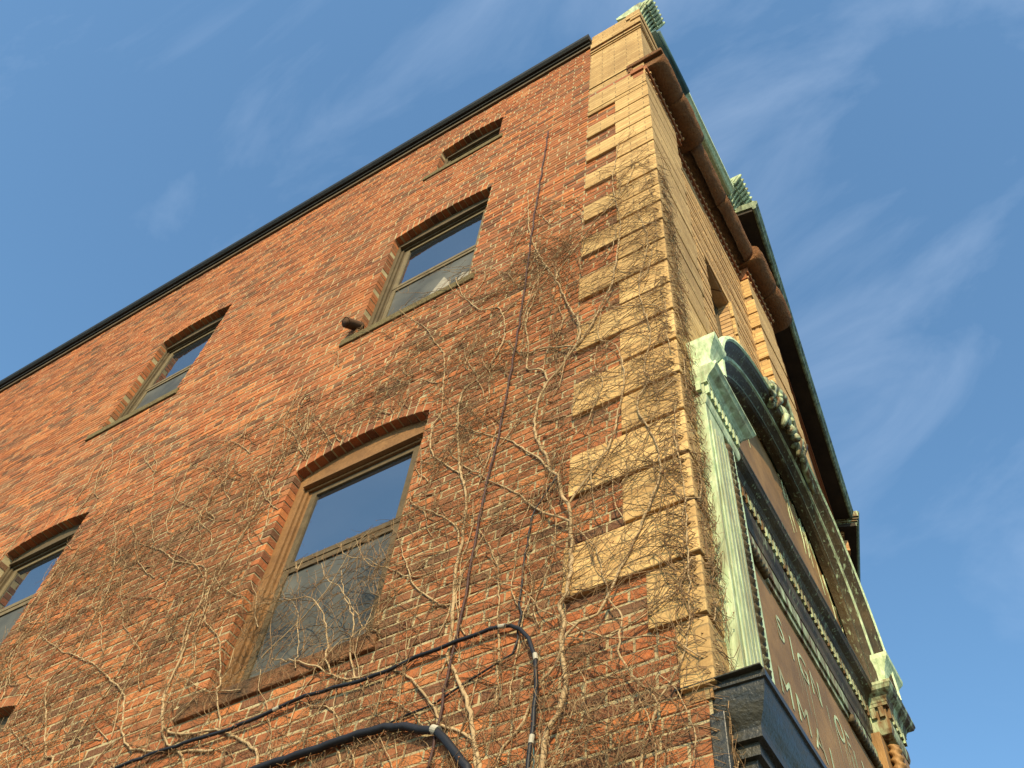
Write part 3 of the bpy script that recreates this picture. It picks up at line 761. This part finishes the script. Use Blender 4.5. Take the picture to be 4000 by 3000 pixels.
arc_sweep('archivolt_edge', [(.527, .040), (.530, .054), (.5265, .064), (.519, .0655), (.515, .0612)], 'paleverd')
arc_sweep('archivolt_edge', [(.492, .0345), (.490, .0395), (.478, .0400), (.4755, .035)], 'verdigris')
arc_sweep('archivolt_edge', [(.4535, .0195), (.4515, .0214), (.449, .0214)], 'greyverd')
mb = MB(); n = 48
mb.poly_prism([FR(AC[0] - .446 * math.cos(math.pi * i / n), AC[1] + .446 * .955 * math.sin(math.pi * i / n), FO) for i in range(n + 1)],
              [FR(AC[0] - .446 * math.cos(math.pi * i / n), AC[1] + .446 * .955 * math.sin(math.pi * i / n), -.010) for i in range(n + 1)])
bpart(mb, 'tympanum', 'brown')
rq = random.Random(5)
for k in range(14):
    a = R(rq.uniform(35, 160)); v = AC[0] - .444 * math.cos(a); z = AC[1] + .444 * .955 * math.sin(a); pts = []
    for j in range(9):
        pts.append(FR(v, z, -.0085)); v += rq.uniform(-.006, .006) - .010 * math.cos(a) * (1 if j < 3 else .2); z -= rq.uniform(.008, .03)
        if z < 1.60: break
    if len(pts) > 2: mb = MB(); mb.tube(pts, [.0020 * K * (1 - .09 * i) for i in range(len(pts))], 4); bpart(mb, 'patina_run', 'stain')
# scrolled cartouche on the crown of the arch
mb = MB()
def scroll(cv, cz, r, o0, o1, turns=1.6, dirn=1, start=0., rad=.010):
    pts = []; rr = []; n = 26
    for i in range(n + 1):
        t = i / n; a = start + dirn * 2 * math.pi * turns * t; q = r * (1 - .80 * t)
        pts.append(FR(cv + q * math.cos(a), cz + q * math.sin(a), o0 + (o1 - o0) * t)); rr.append(rad * K * (1 - .45 * t))
    mb.tube(pts, rr, 8)
scroll(.50, 2.105, .040, .050, .070, 1.5, 1, -1.2, .011); scroll(.555, 2.150, .032, .048, .074, 1.5, -1, 2.2, .010)
scroll(.655, 2.145, .032, .050, .072, 1.5, 1, .6, .010); scroll(.715, 2.095, .038, .050, .068, 1.5, -1, 3.6, .011)
mb.tube([FR(.46, 2.08, .052), FR(.53, 2.165, .060), FR(.60, 2.19, .064), FR(.67, 2.165, .060), FR(.74, 2.075, .052), FR(.80, 2.02, .05)], [.010 * K, .014 * K, .018 * K, .014 * K, .010 * K, .006 * K], 8)
for k in range(7):
    v = .505 + .035 * k
    mb.tube([FR(v, 2.06 + .02 * math.sin(k * 2.1), .056), FR(v + .012, 2.10 + .03 * math.cos(k), .068), FR(v + .03, 2.135, .060)], [.006 * K, .011 * K, .005 * K], 7)
mb.ball(FR(.605, 2.115, .058), .032 * K, 12, 8, (1.1, .5, 1.2))
bpart(mb, 'scroll_cartouche', 'patchy', smooth=True)
# ghost lettering stains on the panel
def letters(txt, v0, z0, h, sx, spacing, name, mat):
    cu = bpy.data.curves.new('lettering', 'FONT'); cu.body = txt; cu.size = 1; cu.extrude = .0; cu.space_character = spacing
    ot = bpy.data.objects.new('lettering_tmp', cu); COL.objects.link(ot)
    dg = bpy.context.evaluated_depsgraph_get(); me0 = ot.evaluated_get(dg).to_mesh()
    mb = MB(); vsx = [v.co.copy() for v in me0.vertices]
    mb.add([FR(v0 + c.x * h * sx * 1.4, z0 + c.y * h * 1.4, PN + .0012) for c in vsx], [tuple(p_.vertices) for p_ in me0.polygons])
    ot.evaluated_get(dg).to_mesh_clear(); bpy.data.objects.remove(ot); bpy.data.curves.remove(cu)
    return bpart(mb, name, mat)
for word, v, z, h_, adv, sx in (('SIGN', .435, 1.268, .060, .066, .95), ('OF', .735, 1.266, .056, .066, .9), ('V', .90, 1.262, .05, .06, .9), ('MMAI', .385, 1.110, .058, .082, 1.1)):
    for ch in word:
        letters(ch, v, z + random.uniform(-.002, .002), h_, sx, 1.0, 'letter', 'stain'); v += adv * (.55 if ch == 'I' else 1)
rnd = random.Random(3)
for k in range(22):
    v = rnd.uniform(.40, 1.02); zt = rnd.choice((1.268, 1.11, 1.3)); l_ = rnd.uniform(.05, .22); w_ = rnd.uniform(.0006, .0016)
    mb = MB(); mb.add([FR(v - w_, zt, PN + .0008), FR(v + w_, zt, PN + .0008), FR(v + w_ * .2, zt - l_, PN + .0008), FR(v - w_ * .2, zt - l_, PN + .0008)], [(0, 1, 2, 3)])
    bpart(mb, 'patina_run', 'stain')

# ------------------------------------------------------------------ black shop cornice
def mitre(mb, prof, v0=.004, v1=4.2):
    rows = []
    for q, z in prof: rows.append([P(-.0045 - .0 * q, .012, z), P(-.0045, -.0 - q, z) if False else FR(v0 - .05 * q, z, q), FR(v1, z, q)])
    mb.grid(rows)
prof = [(.0, .8235), (.0705, .8235), (.0715, .821), (.0715, .811), (.068, .810), (.0672, .803), (.0655, .796), (.062, .785), (.057, .774), (.052, .765), (.050, .760), (.050, .746), (.0425, .745), (.0425, .742), (.0425, .728), (.0355, .727), (.0345, .714), (.0315, .706), (.0275, .701), (.0275, .694), (.014, .693), (.014, GROUND), (FO, GROUND)]
mb = MB(); mb.grid([[FR(.0715 - q - .003, z, -.02), FR(.0715 - q - .003, z, q), FR(3.6, z, q)] for q, z in prof])
shop = mb.build('shop_cornice', 'blackpaint', B); shop['label'] = 'glossy black moulded cornice over the shop front'
mb = MB(); mb.box(LW, -.016, .004, GROUND, .775, -.006, .006); mb.poly_prism([LW(a, b, .011) for a, b in ((-.070, .824), (-.070, .8215), (.045, .8195), (.045, .8225))], [LW(a, b, -.004) for a, b in ((-.070, .824), (-.070, .8215), (.045, .8195), (.045, .8225))])
q_ = mb.build('corner_post', 'blackpaint', None, bevel=.008); q_.parent = shop
mb = MB(); mb.ball(FR(.040, .677, .034), .0145 * K, 20, 14)
q_ = mb.build('ball_finial', 'blackpaint', None, smooth=True); q_.parent = shop
mb = MB()
for k in range(5): mb.tube([FR(.038, .690, .002 + .0055 * k), FR(.036, .650, .003 + .005 * k), FR(.040, .60, .003 + .004 * k)], .0030 * K, 6)
q_ = mb.build('console_flute', 'blackpaint', None, smooth=True); q_.parent = shop
# shop front below, out of frame
mb = MB()
for k in range(4): mb.box(FR, .10 + .85 * k, .16 + .85 * k, GROUND, .67, .0145, .03)
mb.box(FR, .16, 3.6, GROUND, GROUND + .16, .0145, .022); q_ = mb.build('shop_pilaster', 'blackpaint'); q_.parent = shop
mb = MB(); mb.quad(FR(.16, GROUND + .16, .0155), FR(3.6, GROUND + .16, .0155), FR(3.6, .60, .0155), FR(.16, .60, .0155)); q_ = mb.build('shop_pane', 'glass'); q_.parent = shop
mb = MB(); mb.box(LW, .012, .07, .655, .700, -.01, .006); mb.build('stone_string', 'buff', B, bevel=.012)
#@@VINES@@
# ------------------------------------------------------------------ bare vines on the side wall
VR = random.Random(11)
def zlimit(y):
    tab = [(-.06, 2.75), (0, 2.95), (.1, 3.0), (.25, 2.95), (.5, 2.9), (.62, 2.8), (.8, 2.5), (1.1, 2.45), (1.6, 2.42), (2.0, 2.6), (2.4, 2.3), (3, 2.0), (4, 1.75), (6, 1.5)]
    for (a, za), (b, zb_) in zip(tab, tab[1:]):
        if y <= b: return za + (zb_ - za) * (y - a) / (b - a)
    return 1.5
def dens(y, z):
    d = (zlimit(y) - z) / .75
    return max(0., min(1., .12 + d)) if d > -.12 else 0.
def blocked(y, z):
    for k, w in WIN.items():
        if w[0] < y < w[1] and z < w[3] + .02:
            if w[5] is None:
                if z > w[2]: return True
                continue
            lim = 1.45 if k == 'D' else w[2] + .10 + (.1 if k == 'A' else 0)
            if z > lim: return True
    return False
def base_out(y, z=2.):
    if .58 < y < 1.055 and 1.09 < z < 1.15: return .0115
    if y > 1.87 and y < 2.34 and 2.77 < z < 2.82 or .56 < y < 1.05 and 2.43 < z < 2.48: return .0105
    if y < .225: return .0130
    if y < .27: return .0130 - .0105 * (y - .225) / .045
    return .0025
def wp(y, z, out):
    b = base_out(y, z)
    return LW(y, z, b + out) if y >= 0 else FR(-y, z, .0125 + out)
STEMS = {
 'S1': [(.231, .70), (.229, .798), (.212, .84), (.203, .889), (.21, .953), (.207, .996), (.216, 1.038), (.207, 1.045), (.201, 1.101), (.204, 1.199), (.212, 1.265), (.227, 1.299), (.23, 1.334), (.244, 1.369), (.264, 1.405), (.272, 1.451), (.283, 1.475), (.3, 1.53), (.304, 1.59), (.301, 1.657), (.281, 1.71), (.261, 1.723), (.213, 1.774), (.204, 1.806), (.209, 1.876), (.237, 1.975), (.263, 2.079), (.287, 2.166), (.311, 2.241), (.331, 2.309), (.37, 2.45), (.40, 2.62), (.42, 2.85)],
 'S1b': [(.208, 1.265), (.186, 1.295), (.157, 1.338), (.138, 1.37), (.118, 1.44), (.113, 1.493), (.101, 1.552), (.102, 1.616), (.118, 1.705), (.159, 1.777), (.15, 1.88)],
 'S1c': [(.204, 1.216), (.222, 1.232), (.256, 1.267), (.283, 1.303), (.332, 1.376), (.383, 1.428), (.42, 1.475), (.479, 1.544), (.52, 1.62)],
 'S1d': [(.264, 1.405), (.29, 1.449), (.328, 1.502), (.372, 1.561), (.439, 1.622), (.502, 1.698), (.53, 1.78)],
 'S1e': [(.213, 1.774), (.177, 1.826), (.15, 1.913), (.125, 1.982), (.117, 2.043), (.10, 2.3), (.12, 2.55), (.10, 2.85)],
 'S1f': [(.287, 2.166), (.277, 2.209), (.227, 2.27), (.183, 2.358), (.134, 2.41), (.08, 2.5), (.05, 2.62)],
 'S1g': [(.213, 1.774), (.25, 1.81), (.30, 1.85), (.36, 1.87), (.40, 1.95), (.44, 2.02)],
 'S1h': [(.281, 1.71), (.30, 1.76), (.34, 1.80), (.345, 1.90), (.36, 2.02), (.34, 2.2), (.36, 2.4)],
 'S2': [(.315, .70), (.308, .796), (.3, .824), (.278, .846), (.264, .871), (.246, .907), (.216, .925), (.204, .974), (.182, .986), (.152, .992), (.127, 1.039), (.12, 1.057), (.088, 1.122), (.076, 1.15), (.046, 1.221), (.039, 1.248), (.041, 1.308), (.056, 1.384), (.072, 1.43), (.075, 1.474), (.05, 1.53), (.059, 1.584), (.04, 1.7), (.06, 1.9), (.03, 2.1), (.05, 2.3)],
 'S2b': [(.085, .66), (.093, .732), (.065, .808), (.07, .818), (.091, .849), (.116, .897), (.117, .939), (.115, .971), (.132, 1.013), (.146, 1.072), (.156, 1.13), (.173, 1.164), (.2, 1.204)],
 'S2c': [(.065, .808), (.03, .86), (.012, .95), (.006, 1.05), (.004, 1.2), (.008, 1.35), (-.004, 1.5), (.004, 1.65), (.002, 1.8)],
 'S3': [(.335, .70), (.337, .804), (.352, .847), (.362, .897), (.382, .94), (.406, .987), (.422, 1.02), (.426, 1.064), (.431, 1.147), (.44, 1.244), (.437, 1.28), (.441, 1.372), (.452, 1.45), (.471, 1.508), (.50, 1.65), (.518, 1.807), (.508, 1.839), (.463, 1.87), (.435, 1.921), (.419, 1.99), (.428, 2.076), (.442, 2.137), (.458, 2.172), (.513, 2.209), (.565, 2.303), (.6, 2.38), (.629, 2.49)],
 'S14': [(.442, 1.293), (.465, 1.358), (.521, 1.416), (.575, 1.47), (.592, 1.5)],
 'S13': [(.423, 1.138), (.462, 1.155), (.531, 1.228), (.558, 1.296), (.59, 1.36)],
 'S15': [(.474, 1.512), (.536, 1.587), (.567, 1.647), (.578, 1.734), (.564, 1.779), (.575, 1.865), (.6, 2.043), (.657, 2.176), (.693, 2.262), (.724, 2.311), (.777, 2.392), (.822, 2.461)],
 'S4': [(.34, .80), (.357, .853), (.387, .879), (.42, .901), (.429, .929), (.462, .971), (.498, 1.015), (.548, 1.046), (.614, 1.051), (.668, 1.076), (.718, 1.113), (.781, 1.148), (.84, 1.18)],
 'S4b': [(.668, 1.076), (.70, 1.15), (.735, 1.24), (.79, 1.31), (.84, 1.33), (.90, 1.345), (.95, 1.36)],
 'S4c': [(.614, 1.051), (.64, 1.14), (.66, 1.21), (.70, 1.28), (.73, 1.36)],
 'S10': [(.60, .72), (.594, .88), (.604, .905), (.618, .927), (.62, .96), (.638, .992), (.661, 1.014), (.696, 1.023), (.73, 1.05)],
 'S5': [(.75, .80), (.78, .935), (.809, .981), (.844, 1.005), (.878, 1.027), (.916, 1.048), (.959, 1.056), (1.009, 1.069), (1.074, 1.107), (1.107, 1.166), (1.119, 1.196), (1.119, 1.247), (1.118, 1.3), (1.145, 1.398), (1.145, 1.474), (1.181, 1.569), (1.255, 1.623), (1.333, 1.671), (1.404, 1.737), (1.543, 1.834)],
 'S8': [(.91, 1.05), (.948, 1.143), (.984, 1.218), (1.013, 1.284), (1.033, 1.314), (1.08, 1.359), (1.11, 1.406), (1.152, 1.498), (1.224, 1.602), (1.375, 1.722)],
 'S9': [(.93, .80), (.967, .99), (1.045, 1.064), (1.079, 1.108), (1.114, 1.18), (1.121, 1.231), (1.118, 1.284), (1.147, 1.37), (1.151, 1.415), (1.141, 1.442), (1.126, 1.51), (1.10, 1.65), (1.08, 1.8), (1.09, 2.037), (1.11, 2.114)],
 'S6': [(1.30, .90), (1.377, 1.112), (1.421, 1.149), (1.462, 1.202), (1.518, 1.29), (1.575, 1.368), (1.58, 1.408), (1.561, 1.42), (1.541, 1.444), (1.539, 1.48), (1.547, 1.56), (1.549, 1.642), (1.58, 1.731), (1.636, 1.855), (1.752, 2.034)],
 'S7': [(.90, 1.00), (1.006, 1.033), (1.106, 1.064), (1.151, 1.087), (1.2, 1.137), (1.255, 1.24), (1.329, 1.306), (1.428, 1.384), (1.529, 1.449), (1.614, 1.5), (1.75, 1.60)],
 'S11': [(.32, .90), (.33, 1.03), (.341, 1.135), (.351, 1.187), (.379, 1.266), (.406, 1.311), (.451, 1.353)],
 'S12': [(.30, .90), (.293, 1.016), (.286, 1.058), (.275, 1.106), (.283, 1.15), (.292, 1.192), (.279, 1.237), (.267, 1.273), (.272, 1.312), (.268, 1.351), (.243, 1.38)],
 'S16': [(1.75, .75), (1.80, 1.0), (1.78, 1.25), (1.86, 1.45), (1.82, 1.7), (1.85, 1.95), (1.80, 2.2)],
 'S16b': [(1.80, 1.0), (1.9, 1.2), (2.0, 1.42), (2.14, 1.48), (2.25, 1.49)],
 'S17': [(2.42, .9), (2.45, 1.2), (2.38, 1.5), (2.42, 1.75), (2.36, 2.0)],
 'S17b': [(2.45, 1.2), (2.6, 1.35), (2.75, 1.5), (2.82, 1.7)],
 'S18': [(3.05, .8), (3.1, 1.15), (3.05, 1.45), (3.15, 1.7)],
 'S19': [(1.35, 1.15), (1.30, 1.5), (1.34, 1.75), (1.28, 2.0), (1.31, 2.2)],
}
VINES = [
 (['S1', 'S1b', 'S1c', 'S1d', 'S1e', 'S1f', 'S1g', 'S1h'], .0112, 'thickest pale vine trunk climbing just left of the buff corner blocks, bending around their ends'),
 (['S2'], .0068, 'slender vine crossing the buff corner blocks diagonally towards the corner edge'),
 (['S2b', 'S2c'], .0062, 'vine clinging to the very corner edge, tangled beside the green copper pilaster'),
 (['S3', 'S13', 'S14', 'S15'], .0102, 'tall bare vine climbing the bricks between the orange wood window and the long brown cable'),
 (['S4', 'S4b', 'S4c'], .0082, 'vine leaning left under the large orange wood window and spreading over its lower sash'),
 (['S10'], .0060, 'short crooked vine below the sill of the large window, crossing the thick black hose'),
 (['S5', 'S8'], .0088, 'vine bending around the left end of the large window sill, then up beside it'),
 (['S9', 'S19'], .0074, 'upright vine to the left of the large window, rising to the curled iron hook'),
 (['S7'], .0080, 'vine sweeping low to the left from the end of the slack black cable'),
 (['S6'], .0072, 'vine climbing midway between the large window and the left edge window'),
 (['S11', 'S12'], .0056, 'thin pair of vine stems rising above the arch of the cable loop'),
 (['S16', 'S16b'], .0060, 'vine rising beside the bottom left corner window and reaching the sill above it'),
 (['S17', 'S17b', 'S18'], .0055, 'sparse vine at the left edge of the photo beyond the last windows'),
]
def smooth_line(pts, step=.014):
    out = []; n = len(pts)
    for i in range(n - 1):
        p0, p1, p2, p3 = pts[max(i - 1, 0)], pts[i], pts[i + 1], pts[min(i + 2, n - 1)]
        k = max(1, int(math.hypot(p2[0] - p1[0], p2[1] - p1[1]) / step))
        for j in range(k):
            t = j / k
            c = [.5 * ((2 * b) + (-a + c_) * t + (2 * a - 5 * b + 4 * c_ - d) * t * t + (-a + 3 * b - 3 * c_ + d) * t ** 3) for a, b, c_, d in zip(p0, p1, p2, p3)]
            out.append((c[0] + VR.uniform(-1, 1) * .0022, c[1] + VR.uniform(-1, 1) * .0022))
    out.append(pts[-1]); return out
vm = {}       # vine index -> (stem MB, twig MB, bud MB)
allpts = []
def grow(y, z, head, length, r0, lift, step=.0115, wob=.24, up=.03):
    pts = [(y, z, 0.)]; h = head; out = 0.
    n = max(3, int(length / step))
    for i in range(n):
        h += VR.gauss(0, wob) - up * math.sin(h)
        y += math.sin(h) * step; z += math.cos(h) * step; out += lift * VR.uniform(.2, 1.6) / n
        if blocked(y, z) or y < -.062: break
        if y < -.02 and z > 1.47: pass
        pts.append((y, z, out))
    return pts, h
def emit(mb, pts, r0, r1, sides):
    if len(pts) < 3: return
    n = len(pts)
    q = [wp(a, b, c) for a, b, c in pts]
    mb.tube(q, [(r0 + (r1 - r0) * i / (n - 1)) * (1 + .16 * VR.uniform(-1, 1)) for i in range(n)], sides, False)
def twigs(tw, bu, line, r, every, lo, hi, depth=0, kmin=0):
    acc = VR.uniform(0, every); side = 1
    for i in range(1, len(line)):
        a, b = line[i - 1], line[i]; acc += math.hypot(b[0] - a[0], b[1] - a[1])
        if acc < every: continue
        acc = VR.uniform(-.4, .4) * every
        if VR.random() > .30 + .70 * dens(b[0], b[1]): continue
        hd = math.atan2(b[0] - a[0], b[1] - a[1]); side = -side if VR.random() < .75 else side
        ang = hd + side * R(VR.uniform(28, 88)); L_ = VR.uniform(lo, hi) * (.6 + .4 * dens(b[0], b[1])) * (1.25 if VR.random() < .12 else 1)
        o0 = b[2] if len(b) > 2 else .001
        pts, h = grow(b[0], b[1], ang, L_, r, VR.uniform(.001, .012))
        pts = [(p_[0], p_[1], p_[2] + o0) for p_ in pts]
        rr = r * VR.uniform(.75, 1.25)
        emit(tw, pts, rr, rr * .45, 3)
        if depth < 1 and len(pts) > 4:
            twigs(tw, bu, pts, rr * .72, .026, .018, .06, depth + 1)
        if VR.random() < .16 and len(pts) > 2:
            c = wp(*pts[-1])
            for k in range(VR.randint(1, 3)):
                bu.ball(c + Vector((VR.uniform(-1, 1), VR.uniform(-1, 1), VR.uniform(-1, 1))) * .008, VR.uniform(.0022, .0038), 4, 3)
for vi, (names, r0, lab) in enumerate(VINES):
    st, tw, bu = MB(), MB(), MB(); vm[vi] = (st, tw, bu)
    for si, nme in enumerate(names):
        line = smooth_line(STEMS[nme]); rb = r0 * (1 if si == 0 else .62)
        n = len(line)
        pts = [(a, b, .0016 + .0016 * math.sin(i * .35 + vi)) for i, (a, b) in enumerate(line)]
        emit(st, pts, rb, max(.0022, rb * .38), 7)
        for i in range(0, n, 3): allpts.append((line[i][0], line[i][1], vi))
        twigs(tw, bu, pts, .0023, .019, .05, .20)
def nearest(y, z):
    return min(allpts, key=lambda p_: (p_[0] - y) ** 2 + (p_[1] - z) ** 2)[2]
grid_ = {}
def mark(pts, w=1.):
    for p_ in pts:
        k = (int(p_[0] / .09 + 100), int(p_[1] / .09)); grid_[k] = grid_.get(k, 0) + w
for p_ in allpts: mark([p_], 3.)
n_run = 0
while n_run < 760:
    best = None
    for c_ in range(26):
        y = VR.uniform(-.005, 1.30) if VR.random() < .62 else VR.uniform(1.2, 3.7); z = VR.uniform(.60, 2.55)
        dd = dens(y, z) ** 1.2
        if dd < .05 or blocked(y, z): continue
        sc_v = (grid_.get((int(y / .09 + 100), int(z / .09)), 0) + 4) / dd
        if best is None or sc_v < best[0]: best = (sc_v, y, z)
    if best is None: continue
    _, y, z = best
    vi = nearest(y, z); st, tw, bu = vm[vi]
    hd = VR.gauss(-.75 if y < .2 else (.55 if y > .45 else 0), .62)
    pts, h = grow(y, z, hd, VR.uniform(.16, .42), .003, .004, .013, .15, .02)
    mark(pts)
    rr = VR.uniform(.0022, .0044)
    emit(st if rr > .0032 else tw, [(a, b, c + .001) for a, b, c in pts], rr, rr * .5, 5 if rr > .0032 else 4)
    twigs(tw, bu, pts, .0021, .027, .04, .15)
    n_run += 1
# dense tangle hanging on the corner edge and over the front of the corner blocks
for i in range(330):
    y = VR.uniform(-.03, .05); z = VR.triangular(.86, 2.75, 1.0)
    vi = 2 if z < 1.8 else 1
    st, tw, bu = vm[vi]
    pts, h = grow(y, z, VR.choice((-1, -1, 1)) * VR.uniform(.3, 2.2), VR.uniform(.03, .10), .002, VR.uniform(.002, .022), .010, .4, .03)
    emit(tw, pts, .0024, .0011, 3)
    if VR.random() < .35 and len(pts) > 2: bu.ball(wp(*pts[-1]), VR.uniform(.0025, .004), 4, 3)
for vi, (names, r0, lab) in enumerate(VINES):
    st, tw, bu = vm[vi]; s0 = STEMS[names[0]][0]
    t = thing('climbing_vine', lab, 'vine', LW(s0[0], s0[1], .004), 'bare vines climbing the side wall')
    st.build('stem', 'stem', t, smooth=True); q_ = tw.build('twigs', 'twig', t); q_['kind'] = 'stuff'
    if bu.v: q_ = bu.build('buds', 'bud', t); q_['kind'] = 'stuff'

# ------------------------------------------------------------------ cables and fittings on the side wall
def cable(name, pts, r, mat, lab, out=.006, group=None, clips=(), cat='cable', n=10):
    q = smooth_line(pts, .02)
    mb = MB(); mb.tube([wp(a, b, out + r / K * .3) for a, b in q], r, n)
    o = mb.build(name, mat, None, smooth=True); tag(o, lab, cat, group); rebase(o)
    for (a, b) in clips:
        i = min(range(len(q)), key=lambda k: (q[k][0] - a) ** 2 + (q[k][1] - b) ** 2); i = max(1, min(len(q) - 2, i))
        d = (wp(*q[i + 1], out + r / K * .3) - wp(*q[i - 1], out + r / K * .3)).normalized(); c = wp(*q[i], out + r / K * .3)
        mc = MB(); mc.tube([c - d * .018, c + d * .018], r * 1.14, n); co = mc.build('clip', 'clip', o, smooth=False)
    return o
GC = 'cables fixed to the side wall'
cable('hanging_cable', [(.375, 3.372), (.378, 3.0), (.380, 2.746), (.381, 2.616), (.379, 2.314), (.377, 2.181), (.377, 1.988), (.38, 1.838), (.385, 1.689), (.388, 1.592), (.394, 1.481), (.402, 1.362), (.405, 1.243), (.406, 1.148), (.407, 1.085), (.407, 1.059), (.411, 1.033), (.415, .977), (.417, .903), (.421, .82)], .0065, 'wirebrown', 'long straight dark brown cable running down the wall from below the attic window', .005, GC)
cable('hanging_cable', [(.235, 1.36), (.262, 1.33), (.283, 1.296), (.292, 1.233), (.295, 1.171), (.296, 1.085), (.292, 1.058), (.294, 1.03), (.294, 1.009), (.299, .984), (.322, .975), (.36, .963), (.407, .946), (.431, .939), (.481, .934), (.591, .926), (.702, .927), (.776, .934), (.86, .93)], .0048, 'cable', 'thin black cable dropping through the cable loop then running left above the hose', .003, GC)
cable('cable_loop', [(.252, .74), (.25, .80), (.249, .808), (.248, .858), (.249, .918), (.253, .951), (.26, .969), (.271, .997), (.285, 1.022), (.304, 1.035), (.319, 1.039), (.345, 1.042), (.412, 1.044), (.462, 1.041), (.502, 1.038), (.536, 1.034), (.592, 1.033), (.652, 1.040), (.712, 1.044), (.771, 1.040), (.83, 1.034), (.893, 1.032), (.961, 1.037), (1.027, 1.038), (1.133, 1.039), (1.3, 1.03)], .0095, 'cable', 'black conduit arching over like a walking stick then running left under the large window', .008, GC, ((.329, 1.037), (.253, .955), (.25, .808), (.767, 1.039)))
cable('hose', [(.345, .76), (.351, .803), (.356, .810), (.375, .832), (.398, .859), (.418, .879), (.448, .893), (.476, .907), (.497, .914), (.564, .923), (.644, .922), (.729, .922), (.80, .920), (.95, .91)], .0185, 'cable', 'thickest black hose bending along the bottom edge of the photo', .008, GC, ((.422, .882),), 'hose', 14)
cable('thin_wire', [(.247, .80), (.243, .775), (.246, .74), (.238, .70)], .0022, 'bluecopper', 'thin green wire below the white end of the cable loop', .006, GC)
mb = MB(); pts = [LW(1.087 + .017 * math.cos(a), 2.185 + .022 * math.sin(a), .008 + .004 * a / 6) for a in [R(-70 + 30 * k) for k in range(11)]]
mb.tube([LW(1.062, 2.168, -.004), LW(1.066, 2.168, .008)] + pts, .0042, 6)
o = mb.build('iron_hook', 'rust', None, smooth=True); tag(o, 'curled rusty iron hook standing out of the bricks above the large window', 'hook'); rebase(o)
mb = MB(); rows = []
for k in range(2):
    pass
c0 = LW(1.003, 2.545, -.01); c1 = LW(1.012, 2.505, .040)
mb.tube([c0, c1], .048, 18, False); mb.tube([c1, c0 + (c1 - c0) * .1], .041, 18, True)
o = mb.build('vent_pipe', 'rust', None, smooth=True); tag(o, 'short open pipe stub at the left end of the upper window sill', 'pipe'); rebase(o)
